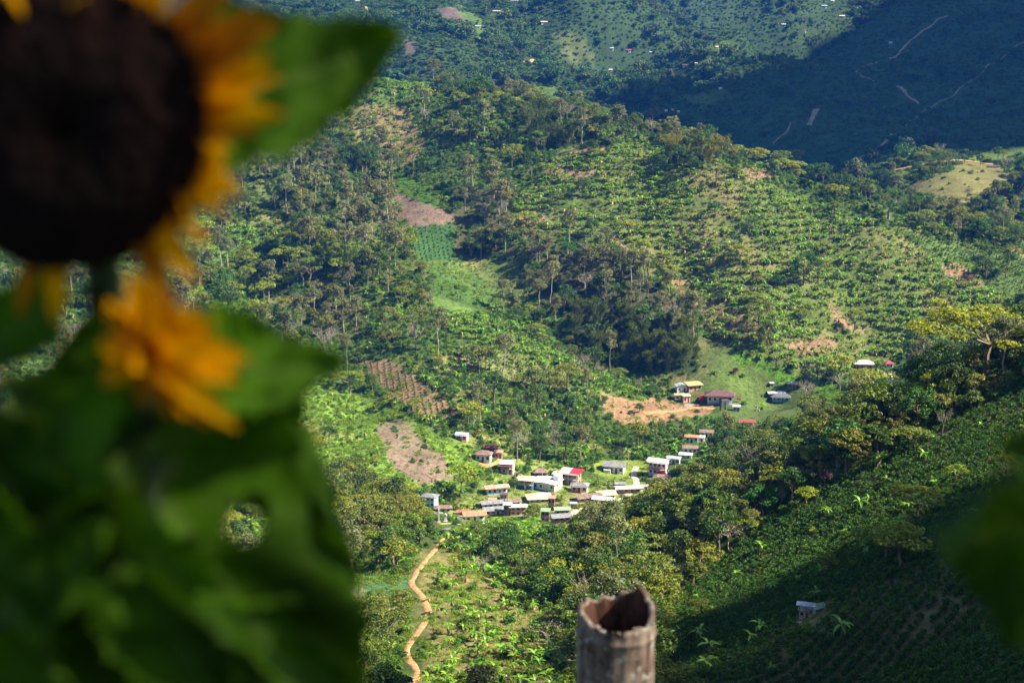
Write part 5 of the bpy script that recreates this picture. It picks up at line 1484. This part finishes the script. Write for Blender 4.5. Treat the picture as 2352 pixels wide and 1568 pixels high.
for j in ind:
    o = link("coffee_bush", BUSH["coffee"][bi[j]]); o.location = (X[j], Y[j], Z[j]); o.rotation_euler[2] = rot[j]; o.scale = (sc[j],) * 3
    tag(o, "%s glossy coffee bush low on the near coffee slope, %s part" % (sizeword(sc[j]), where_in("coffee_field", u[j], 820 + (v[j] - 1430) / 130 * 745)), "coffee bush", "coffee bushes at the bottom of the near coffee slope")
rest = np.setdiff1d(np.arange(len(X)), ind)
stuff("coffee_plantation", "rows of dark coffee bushes over the slopes", "coffee", np.stack([X, Y, Z], 1)[rest], rot[rest], sc[rest], bi[rest], [(b_,) for b_ in BUSH["coffee"]])

# --- shrubs and undergrowth
X, Y = field((2.7, 2.7), 160, 1180, .95)
X, Y, Z, u, v, d, z = settle(X, Y, 3)
p = zsel(z, {"mixed": .85, "slender_wood": .6, "umbrella_wood": .8, "grey_wood": .6, "ridge_wood": .85, "dark_thicket": 1, "bamboo_grove": .6, "yellow_bamboo": .7, "banana_face": .30, "coffee_rows_right": .12, "banana_ridge": .45, "hill_bananas": .4, "vivid_bananas": .3,
             "pasture": .03, "soil_rows": .05, "grass_slope": .30, "mauve_slope": .07, "yards": .22, "terraces": .15, "spur_wood": .9, "path_wood": .9, "banana_grove": .7, "banana_slope": .10, "lush_slope": .95, "coffee_field": .015, "pink_bananas": .08,
             "far_dark_wood": .8, "meadow_hill": .03, "meadow_crest": .02, "vivid_grass": .12, "pink_patch": .1, "grass_plot": .08, "orange_soil": .04, "grey_crop": .05})
p = p * np.clip(.9 + 1.5 * fbm(X, Y, 18, 61, 3), .25, 1.3)
k = RS.uniform(size=len(X)) < p
X, Y, Z, u, v, d, z = [q[k] for q in (X, Y, Z, u, v, d, z)]
sc = RS.uniform(.55, 1.35, len(X)) * np.where(z == ZI["banana_face"], .6, 1) * np.where(z == ZI["grass_slope"], .65, 1)
ok = clear_of(X, Y, Z, u, v, d, 2.2 * sc, 1.5 * sc)
X, Y, Z, u, v, d, z, sc = [q[ok] for q in (X, Y, Z, u, v, d, z, sc)]
rot = RS.uniform(0, 6.28, len(X)); bi = RS.randint(0, 4, len(X))
inf = (u > 860) & (u < 2352) & (v < 1560) & visible(X, Y, Z, 1)
ind = pick_individual(np.where(inf & np.isin(z, [ZI[q] for q in ("lush_slope", "banana_slope", "spur_wood", "banana_grove", "yards", "pasture", "grass_slope")]), sc / d, 0), 290)
for j in ind:
    o = link("shrub", BUSH["shrub"][bi[j]]); o.location = (X[j], Y[j], Z[j]); o.rotation_euler[2] = rot[j]; o.scale = (sc[j],) * 3
    tag(o, "%s leafy green shrub %s, %s part" % (sizeword(sc[j]), PLACE[ZN[z[j]]], where_in(ZN[z[j]], u[j], v[j])), "shrub", "shrubs %s" % PLACE[ZN[z[j]]])
rest = np.setdiff1d(np.arange(len(X)), ind)
stuff("undergrowth", "dense green undergrowth between the trees of the slopes", "undergrowth", np.stack([X, Y, Z - .1], 1)[rest], rot[rest], sc[rest], bi[rest], [(b_,) for b_ in BUSH["shrub"]])
X, Y = field((2.3, 2.3), 150, 1000, .95)
X, Y, Z, u, v, d, z = settle(X, Y, 2)
p = zsel(z, {"mixed": .5, "slender_wood": .3, "umbrella_wood": .5, "banana_face": .34, "coffee_rows_right": .5, "banana_ridge": .7, "hill_bananas": .6, "vivid_bananas": .5, "pink_bananas": .35, "pasture": .07, "grass_slope": .85, "mauve_slope": .16, "yards": .45, "terraces": .4,
             "banana_grove": .5, "banana_slope": .42, "lush_slope": .6, "coffee_field": .10, "vivid_grass": .8, "grass_plot": .5, "young_coffee": .15, "vivid_strip": .95, "grey_crop": .95, "spur_wood": .4, "path_wood": .4, "football_field": .0, "orange_soil": .08, "soil_rows": .12, "pink_patch": .2, "mauve_field": .05})
k = RS.uniform(size=len(X)) < p * np.clip(.95 + 1.6 * fbm(X, Y, 12, 63, 3), .2, 1.3)
X, Y, Z, u, v, d, z = [q[k] for q in (X, Y, Z, u, v, d, z)]
sc = RS.uniform(.5, 1.2, len(X)) * np.where(z == ZI["pasture"], .5, 1)
ok = clear_of(X, Y, Z, u, v, d, .6 * sc, 1.0 * sc, .25)
X, Y, Z, sc = X[ok], Y[ok], Z[ok], sc[ok]
stuff("tall_grass", "bright green grass and weeds on the slopes", "grass", np.stack([X, Y, Z], 1), RS.uniform(0, 6.28, len(X)), sc, RS.randint(0, 4, len(X)), [(b_,) for b_ in BUSH["weeds"]])
# ------------------------------------------------------------ foreground: sunflowers, leaves, broken bamboo post
def petal_mat(name, c1, c2):
    m, n, l, b = nodes_of(name)
    ge = n.new("ShaderNodeAttribute"); ge.attribute_name = "along"
    cr = n.new("ShaderNodeValToRGB")
    cr.color_ramp.elements[0].position = 0.0; cr.color_ramp.elements[0].color = (*c2, 1); cr.color_ramp.elements[1].position = .45; cr.color_ramp.elements[1].color = (*c1, 1)
    l.new(ge.outputs["Fac"], cr.inputs[0]); l.new(cr.outputs[0], b.inputs["Base Color"]); b.inputs["Roughness"].default_value = .8; b.inputs["Specular IOR Level"].default_value = .05
    t = n.new("ShaderNodeBsdfTranslucent"); l.new(cr.outputs[0], t.inputs[0])
    ms = n.new("ShaderNodeMixShader"); ms.inputs[0].default_value = .45
    l.new(b.outputs[0], ms.inputs[1]); l.new(t.outputs[0], ms.inputs[2]); l.new(ms.outputs[0], n["Material Output"].inputs[0])
    return m
PETAL = petal_mat("petal", (.95, .42, .0), (.60, .11, .0))
PETAL_RED = petal_mat("petal_reddish", (.50, .17, .006), (.40, .10, .004))
DISC = plain_mat("seed_disc", (.014, .0025, .001), 1.0, 60, .5, .6, coord="Object")
SEPAL = leaf_mat("sepal", (.05, .10, .02), .2, .01)
STEMG = plain_mat("green_stem", (.045, .075, .02), .7, 20, .4, .3)
def big_leaf_mat():
    m, n, l, b = nodes_of("sunflower_leaf")
    tc = n.new("ShaderNodeTexCoord"); nz = n.new("ShaderNodeTexNoise"); nz.inputs["Scale"].default_value = 7; nz.inputs["Detail"].default_value = 4
    l.new(tc.outputs["Object"], nz.inputs[0])
    cr = n.new("ShaderNodeValToRGB"); cr.color_ramp.elements[0].position = .35; cr.color_ramp.elements[1].position = .65
    cr.color_ramp.elements[0].color = (.012, .034, .001, 1); cr.color_ramp.elements[1].color = (.085, .210, .002, 1)
    l.new(nz.outputs[0], cr.inputs[0])
    vn = n.new("ShaderNodeAttribute"); vn.attribute_name = "vein"
    mx = n.new("ShaderNodeMixRGB"); mx.inputs[2].default_value = (.11, .18, .03, 1)
    l.new(vn.outputs["Fac"], mx.inputs[0]); l.new(cr.outputs[0], mx.inputs[1]); l.new(mx.outputs[0], b.inputs["Base Color"])
    b.inputs["Roughness"].default_value = .75; b.inputs["Specular IOR Level"].default_value = .12
    t = n.new("ShaderNodeBsdfTranslucent"); l.new(mx.outputs[0], t.inputs[0])
    ms = n.new("ShaderNodeMixShader"); ms.inputs[0].default_value = .3
    l.new(b.outputs[0], ms.inputs[1]); l.new(t.outputs[0], ms.inputs[2]); l.new(ms.outputs[0], n["Material Output"].inputs[0])
    return m
BIGLEAF = big_leaf_mat()

def float_attr(me, name, vals):
    a = me.attributes.new(name, 'FLOAT', 'POINT'); a.data.foreach_set("value", np.array(vals, dtype=np.float32))

def petal_mesh(base, tip, width, normal, curl, name="petal", mat=None):
    base = np.array(base); tip = np.array(tip); ax = tip - base; L = np.linalg.norm(ax); ax /= L
    nrm = np.array(normal, float); side = np.cross(ax, nrm); side /= np.linalg.norm(side); up = np.cross(side, ax)
    V = []; F = []; A = []
    NS = 9
    for i in range(NS + 1):
        t = i / NS
        w = width * 0.5 * (math.sin(math.pi * min(1, 0.12 + 0.86 * t ** 0.8)) ** 0.75) if i < NS else 0.0006
        c = base + ax * L * t + up * curl * L * math.sin(t * math.pi * .75)
        for k in (-1, -.5, 0, .5, 1):
            V.append(c + side * w * k + up * (abs(k) ** 2) * w * 0.35); A.append(t)
    for i in range(NS):
        for k in range(4):
            a = i * 5 + k; F.append((a, a + 1, a + 6, a + 5))
    me = new_mesh(name, V, F, mat or PETAL, smooth=True); float_attr(me, "along", A)
    return me

def rel(p, o): return np.array(p) - np.array(o)

def sunflower(label, cu, cv, Yc, rpx, tips, face, disc_shift=0.0, inner=.86):
    k = Yc * TH / 2352 * 1.02
    C = np.array(at(cu, cv, Yc)); f = np.array(face, float); f /= np.linalg.norm(f)
    xg = np.array([C[0] - .02, C[1] + .06]); zg = hz(xg[0], xg[1])
    root = empty("sunflower", (xg[0], xg[1], zg), label, "sunflower")
    O = np.array([xg[0], xg[1], zg])
    rx = np.cross(f, [0, 0, 1]); rx /= np.linalg.norm(rx); ry = np.cross(rx, f)
    r = rpx * k
    V = []; F = []
    NR_, NA_ = 14, 40
    for i in range(NR_ + 1):
        t = i / NR_
        for j in range(NA_):
            a = 2 * math.pi * j / NA_
            rr = r * t * (1 + .03 * math.sin(a * 5 + 1))
            hgt = r * .22 * (1 - t * t) - r * .10 * math.exp(-(t / .35) ** 2) + r * .018 * math.sin(i * 2.4 + j * 3.9)
            V.append(C - O + rx * math.cos(a) * rr + ry * math.sin(a) * rr + f * (hgt + disc_shift))
    for i in range(NR_):
        for j in range(NA_):
            F.append((i * NA_ + j, i * NA_ + (j + 1) % NA_, (i + 1) * NA_ + (j + 1) % NA_, (i + 1) * NA_ + j))
    if tips[0] == "ring": pass
    head = link("seed_head", new_mesh("seed_head", V, F, DISC, smooth=True), root)
    # green calyx behind
    V = []; F = []
    for i, (q, dz) in enumerate([(1.0, 0), (1.02, -.12), (.7, -.3), (.3, -.42), (.12, -.5)]):
        for j in range(24):
            a = 2 * math.pi * j / 24
            V.append(C - O + (rx * math.cos(a) + ry * math.sin(a)) * r * q + f * (r * dz - .004 + disc_shift))
    for i in range(4):
        for j in range(24):
            F.append((i * 24 + j, i * 24 + (j + 1) % 24, (i + 1) * 24 + (j + 1) % 24, (i + 1) * 24 + j))
    link("calyx", new_mesh("calyx", V, F, SEPAL, smooth=True), root)
    rng = np.random.RandomState(int(cu))
    for n_, (tu, tv, w, dy) in enumerate(tips):
        T = np.array(at(tu, tv, Yc + dy)) - O
        dd = T - (C - O); dd = dd - f * dd.dot(f)
        B = (C - O) + dd / np.linalg.norm(dd) * r * inner - f * .006
        link("petal", petal_mesh(B, T, w * .62 * k, f + rng.normal(size=3) * .25, rng.uniform(-.05, .2), mat=PETAL_RED if n_ % 5 == 3 else PETAL), root)
        # a second, ragged row between
        ang = rng.choice([-1, 1]) * rng.uniform(.10, .20); dl = dd * rng.uniform(.78, 1.0)
        d2 = dl * math.cos(ang) + np.cross(f, dl) * math.sin(ang)
        B2 = (C - O) + d2 / np.linalg.norm(d2) * r * inner - f * .010
        link("petal", petal_mesh(B2, (C - O) + d2 + f * rng.uniform(-.015, .01), w * .5 * k, f + rng.normal(size=3) * .35, rng.uniform(-.1, .2), mat=PETAL_RED if rng.uniform() < .3 else PETAL), root)
    # stem
    p = C - O - f * (r * .5); ps = [p, p - f * .05 + np.array([0, 0, -.03]), p - f * .06 + np.array([0, 0, -.20]), np.array([0, 0, -zg * 0 - 0.0]) + np.array([0, 0, -.3])]
    segs = []
    rr = max(.007, r * .13)
    for a, b in zip(ps[:-1], ps[1:]):
        segs.append(limb(a, b, rr, rr * 1.1, 9, 4))
    link("stem", new_mesh("stem", *merge(segs), STEMG, smooth=True), root)
    return root, O

def leaf_mesh(base, tip, width, normal, droop=0.1, hole=None, seed=0, wave=.12):
    base = np.array(base); tip = np.array(tip); ax = tip - base; L = np.linalg.norm(ax); ax /= L
    side = np.cross(ax, np.array(normal, float)); side /= np.linalg.norm(side); up = np.cross(side, ax)
    NS, NW = 46, 30
    V = []; F = []; A = []
    rng = np.random.RandomState(seed)
    ph = rng.uniform(0, 6, 4)
    for i in range(NS + 1):
        t = i / NS
        # heart shape with a drawn out tip and a toothed edge
        w = width * .5 * (min(1, (t / .06) ** .5) if t < .06 else 1) * ((1 - t) ** .72) * (1.12 + .55 * t) * (1 + .05 * math.sin(i * 2.1) + .05 * math.sin(i * .9 + ph[2]) + .04 * math.sin(i * .37 + ph[3]))
        for k in range(NW + 1):
            q = k / NW * 2 - 1
            back = -0.10 * L * abs(q) ** 1.5 * (1 - t) ** 3 * 1.6
            z = up * (width * .22 * abs(q) ** 1.3 * (1 - t * .6) - droop * L * t * t + wave * width * math.sin(q * 4 + t * 9 + ph[0]) * abs(q) + .02 * width * math.sin(t * 22 + q * 3 + ph[1]))
            V.append(base + ax * (L * t + back) + side * w * q + z)
            vein = math.exp(-(q * w / (width * .018)) ** 2)
            s_ = (t * 7 - abs(q) * 2.2) % 1.0
            vein = max(vein, .5 * math.exp(-((s_ - .5) / .07) ** 2))
            A.append(vein)
    for i in range(NS):
        for k in range(NW):
            a = i * (NW + 1) + k
            F.append((a, a + 1, a + NW + 2, a + NW + 1))
    if hole is not None:
        keep = []
        for q in F:
            c = sum(V[i] for i in q) / 4
            keep.append(all(np.linalg.norm((c - h)[[0, 2]]) > rad for h, rad in hole))
        F = [q for q, kk in zip(F, keep) if kk]
    me = new_mesh("leaf", V, F, BIGLEAF, smooth=True); float_attr(me, "vein", A)
    return me

Y1 = 1.02
tips = [(600, 85, 120, .0), (650, 175, 90, .01), (585, 215, 110, -.01), (600, 300, 70, 0), (520, 375, 120, -.01), (535, 495, 95, -.01), (440, 610, 120, -.02), (455, 650, 90, .0), (650, 45, 150, .0), (625, 120, 100, .01), (660, 262, 95, -.02), (555, 445, 125, -.01), (500, 552, 125, -.03), (395, 700, 110, -.02), (130, 745, 90, .03), (-240, 480, 95, .02), (-280, 300, 95, .02), (-200, 60, 95, .01), (-60, -20, 110, .0), (40, -60, 120, .0), (160, -130, 110, .0), (300, -140, 110, 0), (430, -110, 120, 0), (560, -60, 130, 0), (30, 10, 110, -.04), (150, -10, 90, -.04), (470, 20, 110, .01)]
big, O1 = sunflower("large dark centred sunflower hanging close at the upper left", 150, 290, Y1, 335, tips, (.10, -1, -.12))
tips2 = [(575, 825, 135, -.01), (555, 990, 110, -.02), (500, 735, 85, .0), (400, 660, 90, .01), (300, 615, 100, .0), (245, 690, 90, .01), (225, 800, 95, .0), (240, 880, 85, .01), (330, 930, 90, .01), (430, 960, 100, .0), (545, 880, 100, .01), (455, 700, 80, .01), (350, 640, 90, -.01), (260, 760, 90, -.02), (410, 900, 120, -.02), (500, 790, 110, -.02), (340, 700, 100, -.02), (300, 850, 100, -.03)]
small, O2 = sunflower("smaller bright yellow sunflower below the large one", 345, 800, .98, 46, tips2, (.35, -1, .25), -.02, .15)

def add_leaf(root, O, b, t, wpx, nrm, droop=.05, hole=None, seed=0):
    k = b[2] * TH / 2352 * 1.02
    B = np.array(at(*b)) - O; T = np.array(at(*t)) - O
    hl = None
    if hole: hl = [(np.array(at(*h[:3])) - O, h[3] * k) for h in hole]
    lf = link("leaf", leaf_mesh(B, T, wpx * k, nrm, droop, hl, seed), root)
    stem = [limb(B - (T - B) / np.linalg.norm(T - B) * .05, B, .003, .0025, 6, 2)]
    link("leaf_stalk", new_mesh("leaf_stalk", *merge(stem), STEMG, smooth=True), lf)
    return lf
UP = (0, -.8, .6)
add_leaf(big, O1, (430, 262, 1.10), (918, 96, 1.16), 370, (0, -.9, .3), .0, seed=1)
add_leaf(small, O2, (440, 850, 1.06), (790, 848, 1.10), 260, UP, .0, seed=2)
add_leaf(big, O1, (190, 960, 1.12), (835, 1330, 1.10), 560, (0.2, -.95, .1), .0, [(565, 1200, 1.11, 44)], 3)
add_leaf(big, O1, (360, 1120, 1.06), (800, 1740, 1.06), 580, (.2, -.8, .5), .0, [(565, 1200, 1.06, 52)], 4)
add_leaf(big, O1, (60, 960, 1.04), (330, 1640, 1.02), 560, (-.3, -.9, -.35), .0, None, 5)
add_leaf(big, O1, (560, 960, 1.14), (740, 1260, 1.16), 260, (.3, -.7, .5), .0, [(565, 1200, 1.14, 52)], 6)
add_leaf(small, O2, (200, 1240, 1.0), (640, 1640, .98), 460, (-.2, -.95, -.3), .0, None, 7)
add_leaf(small, O2, (-150, 1000, 1.0), (330, 1290, 1.0), 330, (-.2, -.95, -.1), .0, None, 8)
add_leaf(big, O1, (-120, 1180, 1.0), (220, 1700, 1.0), 500, (-.3, -.9, -.2), .0, None, 9)
add_leaf(big, O1, (130, 700, 1.10), (-120, 830, 1.12), 200, (0, -.9, .4), .0, None, 10)
add_leaf(small, O2, (230, 900, 1.05), (60, 1120, 1.08), 180, (0, -.9, .4), .0, None, 11)

add_leaf(small, O2, (330, 1330, .98), (520, 1660, .96), 300, (.2, -.8, .4), .0, None, 15)
add_leaf(small, O2, (60, 1380, .97), (260, 1200, .95), 200, (-.2, -.9, .2), .0, None, 16)
add_leaf(small, O2, (300, 1180, .99), (90, 1420, .97), 260, (-.3, -.9, .1), .0, None, 17)
# leaf of a neighbouring plant at the right edge
xr = at(2560, 1250, .9)
zg = hz(xr[0], xr[1])
rp = empty("sunflower_plant", (xr[0], xr[1], zg), "dark green leafy plant reaching in at the right edge", "plant")
O3 = np.array([xr[0], xr[1], zg])
add_leaf(rp, O3, (2560, 1230, .9), (2150, 1235, .9), 560, (-.5, -.8, -.4), .02, None, 12)
add_leaf(rp, O3, (2540, 1130, .93), (2290, 1010, .95), 240, (0, -.8, .5), .02, None, 13)
add_leaf(rp, O3, (2560, 1330, .92), (2260, 1420, .92), 280, (0, -.8, .5), .02, None, 14)
link("stem", new_mesh("stem", *limb((0, 0, -.3), (0, 0, -zg - .1), .014, .009, 9, 6), STEMG, smooth=True), rp)

# broken hollow bamboo post
def post_mat():
    m, n, l, b = nodes_of("weathered_bamboo")
    tc = n.new("ShaderNodeTexCoord")
    mp = n.new("ShaderNodeMapping"); mp.inputs["Scale"].default_value = (1, 1, .35); l.new(tc.outputs["Object"], mp.inputs[0])
    nz = n.new("ShaderNodeTexNoise"); nz.inputs["Scale"].default_value = 24; nz.inputs["Detail"].default_value = 6; l.new(mp.outputs[0], nz.inputs[0])
    cr = n.new("ShaderNodeValToRGB"); cr.color_ramp.elements[0].position = .35; cr.color_ramp.elements[1].position = .66
    cr.color_ramp.elements[0].color = (.075, .036, .022, 1); cr.color_ramp.elements[1].color = (.28, .21, .16, 1)
    l.new(nz.outputs[0], cr.inputs[0])
    n2 = n.new("ShaderNodeTexNoise"); n2.inputs["Scale"].default_value = 34; n2.inputs["Detail"].default_value = 3; l.new(tc.outputs["Object"], n2.inputs[0])
    c2 = n.new("ShaderNodeValToRGB"); c2.color_ramp.elements[0].position = .56; c2.color_ramp.elements[1].position = .70
    l.new(n2.outputs[0], c2.inputs[0])
    mx = n.new("ShaderNodeMixRGB"); mx.inputs[2].default_value = (.42, .43, .36, 1)
    l.new(c2.outputs[0], mx.inputs[0]); l.new(cr.outputs[0], mx.inputs[1]); l.new(mx.outputs[0], b.inputs["Base Color"])
    b.inputs["Roughness"].default_value = .9
    bp = n.new("ShaderNodeBump"); bp.inputs["Strength"].default_value = .5; bp.inputs["Distance"].default_value = .005; l.new(nz.outputs[0], bp.inputs["Height"]); l.new(bp.outputs[0], b.inputs["Normal"])
    return m
YP = 5.0
kp = YP * TH / 2352 * 1.03
cp = np.array(at(1416, 1408, YP)); zg = hz(cp[0], cp[1])
ro = empty("bamboo_post", (cp[0], cp[1], zg), "thick weathered bamboo fence post with a broken hollow top", "post")
Rp = 92 * kp
ztop = cp[2] - zg
NA_ = 72
def rim(a):
    # a = 0 to the right, pi/2 away from the viewer
    back = max(0, math.sin(a)); frontness = max(0, -math.sin(a))
    q_ = Rp / .1
    h = .007 * math.sin(5 * a + 1) + .005 * math.sin(11 * a) + .003 * math.sin(23 * a + 2) + .003 * math.sin(37 * a)
    h += .050 * math.exp(-((a - 0.75) / .42) ** 2)                      # peak at the right back
    h += .012 * math.exp(-((a - 2.0) / .35) ** 2)
    h += .016 * math.exp(-((abs(a - 3.3)) / .5) ** 2)                   # left shoulder
    h -= .020 * frontness
    return h * q_
V = []; F = []
zs_out = [-.5 - 0 * 1, 0.0]
levels = [-.4] + list(np.linspace(0, ztop - .12, 12)) + [ztop - .10, ztop - .075, ztop - .068, ztop - .061, ztop - .05, ztop - .03, ztop - .01]
for z_ in levels:
    node_ = .05 * math.exp(-((z_ - (ztop - .068)) / .008) ** 2)
    for j in range(NA_):
        a = 2 * math.pi * j / NA_
        r_ = Rp * (1 + node_ + .015 * math.sin(3 * a + z_ * 5) + .012 * math.sin(17 * a)) * (1 + .05 * (1 - z_ / ztop))
        V.append((r_ * math.cos(a), r_ * math.sin(a), z_))
base_ = len(levels)
for q, fr in ((1.0, 1.0), (.93, 1.03), (.84, 1.0)):
    for j in range(NA_):
        a = 2 * math.pi * j / NA_
        V.append((Rp * q * math.cos(a), Rp * q * math.sin(a), ztop + rim(a) + (.006 if q == .93 else 0)))
for q, dz in ((.80, .03), (.79, .08), (.78, .16), (.76, .3), (.0, .31)):
    for j in range(NA_):
        a = 2 * math.pi * j / NA_
        V.append((Rp * q * math.cos(a) * (1 + .02 * math.sin(9 * a)), Rp * q * math.sin(a), ztop - dz))
nl = len(V) // NA_
FM = []
for i in range(nl - 1):
    for j in range(NA_):
        F.append((i * NA_ + j, i * NA_ + (j + 1) % NA_, (i + 1) * NA_ + (j + 1) % NA_, (i + 1) * NA_ + j)); FM.append(0 if i < base_ + 2 else 1)
INNER = plain_mat("rotten_inside", (.075, .030, .018), .95, 40, .6, .5, stretch=(1, 1, .3))
link("culm", new_mesh("culm", V, F, [post_mat(), INNER], FM, smooth=True), ro)

# ------------------------------------------------------------ unseen puffs added high above to shade the near slope and far hill
SHADE_PUFFM = plain_mat("shade_puffs", (.85, .85, .87), 1.0, .002, .05, 0)
_ico = None
def shade_puffs(label, ground_pts, H, rad, n, seed, soft=0.0, thin=None):
    """unseen puffs added between the sun and these places to shade the ground"""
    rng = np.random.RandomState(seed)
    V = []; F = []
    bm = bmesh.new(); bmesh.ops.create_icosphere(bm, subdivisions=2, radius=1.0)
    bv = np.array([p.co[:] for p in bm.verts]); bf = np.array([[q.index for q in f_.verts] for f_ in bm.faces]); bm.free()
    gp = np.array(ground_pts, float)
    xs0, ys0, xs1, ys1 = gp[:, 0].min(), gp[:, 1].min(), gp[:, 0].max(), gp[:, 1].max()
    poly = [tuple(p[:2]) for p in gp]; cnt = 0; k = 0; tries = 0
    while cnt < n and tries < n * 60:
        tries += 1
        x = rng.uniform(xs0, xs1); y = rng.uniform(ys0, ys1)
        if not in_poly(np.array([x]), np.array([y]), poly)[0]: continue
        x += rng.normal() * soft; y += rng.normal() * soft
        zg_ = hz(x, y); t = (H - zg_) / SDIR[2]
        c = np.array([x + SDIR[0] * t, y + SDIR[1] * t, H + rng.uniform(-.1, .35) * rad])
        r = rad * rng.uniform(.5, 1.15)
        w = bv * (1 + .10 * np.sin(bv[:, [1]] * 5 + k) + .08 * np.cos(bv[:, [0]] * 7 + k * 2)) * np.array([r, r, r * .6]) + c
        V.append(w); F.append(bf + k * len(bv)); k += 1; cnt += 1
    if thin is not None:
        # one added puff is fitted so that part of the sun reaches this place
        T = np.array(thin[0], float)
        D0 = (H + .1 * rad) / SDIR[2]
        cc = T + np.array(SDIR) * D0
        keepV = [w for w in V if np.linalg.norm(np.cross(w.mean(0) - T, np.array(SDIR))) > np.abs(w - w.mean(0)).max() + D0 * math.tan(R(.25)) + 1.0]
        a1 = np.cross(np.array(SDIR), [0, 0, 1.0]); a1 /= np.linalg.norm(a1); a2 = np.cross(np.array(SDIR), a1)
        rs = D0 * math.tan(R(.25)); big_r = 40.0
        sam = [(rs * math.sqrt((i + .5) / 240) * math.cos(i * 2.39996), rs * math.sqrt((i + .5) / 240) * math.sin(i * 2.39996)) for i in range(240)]
        from mathutils.bvhtree import BVHTree
        def puff(off):
            return bv * (1 + .10 * np.sin(bv[:, [1]] * 5) + .08 * np.cos(bv[:, [0]] * 7)) * big_r + cc + a1 * off
        def open_part(off):
            t_ = BVHTree.FromPolygons(puff(off).tolist(), bf.tolist())
            return sum(1 for p, q in sam if t_.ray_cast(Vector(T), Vector(cc + a1 * p + a2 * q - T).normalized())[0] is None) / len(sam)
        lo, hi = 0.0, 60.0
        for _ in range(24):
            mid = (lo + hi) / 2
            if open_part(mid) > thin[1]: hi = mid
            else: lo = mid
        keepV.append(puff(lo)); V = keepV; F = [bf + i * len(bv) for i in range(len(V))]
    o = link("shade_puffs", new_mesh("shade_puffs", np.concatenate(V), np.concatenate(F), SHADE_PUFFM, smooth=True))
    tag(o, label, "shade_puffs")
    return o
def gp(*uvy): return [ground_at(u_, v_, y_)[:] for u_, v_, y_ in uvy]
near_poly = [(-140, -120), (260, -120), (240, 40), (190, 150), (150, 215), gp((2352, 1130, 150))[0][:2], gp((2150, 1230, 150))[0][:2], gp((1950, 1330, 150))[0][:2], gp((1750, 1400, 150))[0][:2], gp((1600, 1500, 150))[0][:2], (10, 190), (-60, 120), (-140, 60)]
near_poly = [(-140, -120), (300, -120), (330, 150), gp((2352, 1200, 150))[0][:2], gp((2150, 1330, 150))[0][:2], gp((1980, 1430, 150))[0][:2], gp((1860, 1500, 150))[0][:2], gp((1760, 1560, 150))[0][:2], (10, 185), (-60, 120), (-140, 60)]
shade_puffs("unseen puffs added to shade the viewpoint and the near coffee slope", near_poly, 1500, 15, 1500, 3, 34, ((-.2, 1.2, -.1), .21))  # added out of view to keep most sun off the foreground
hill_poly = [p[:2] for p in gp((1560, 262, 1200), (1780, 335, 1150), (1950, 325, 1150), (2110, 305, 1150), (2352, 250, 1150))] + [(900, 1300), (1100, 1900), (800, 2150), (520, 2050)] + [p[:2] for p in gp((2090, 20, 1200), (1900, 130, 1200), (1700, 215, 1200), (1580, 235, 1200))]
shade_puffs("unseen puffs added to shade the dark hill at the right", hill_poly, 1500, 60, 900, 5, 45)  # added out of view to darken the far right hill

# ------------------------------------------------------------ haze
HZ0, HZ1 = float(GZ.min()) - 6.0, 330.0
V, F = box(-2400, 2400, -400, 3700, HZ0, HZ1)
m = bpy.data.materials.new("haze"); m.use_nodes = True
n = m.node_tree.nodes; l = m.node_tree.links
for q in list(n):
    if q.type != 'OUTPUT_MATERIAL': n.remove(q)
pv = n.new("ShaderNodeVolumePrincipled"); pv.inputs["Color"].default_value = (.025, .15, .60, 1); pv.inputs["Density"].default_value = 0.00010; pv.inputs["Anisotropy"].default_value = 0.0
out = [q for q in n if q.type == 'OUTPUT_MATERIAL'][0]; l.new(pv.outputs[0], out.inputs["Volume"])
hzo = link("haze", new_mesh("haze", V, F, m)); tag(hzo, "thin blue haze filling the valley air", "haze", None, "stuff")
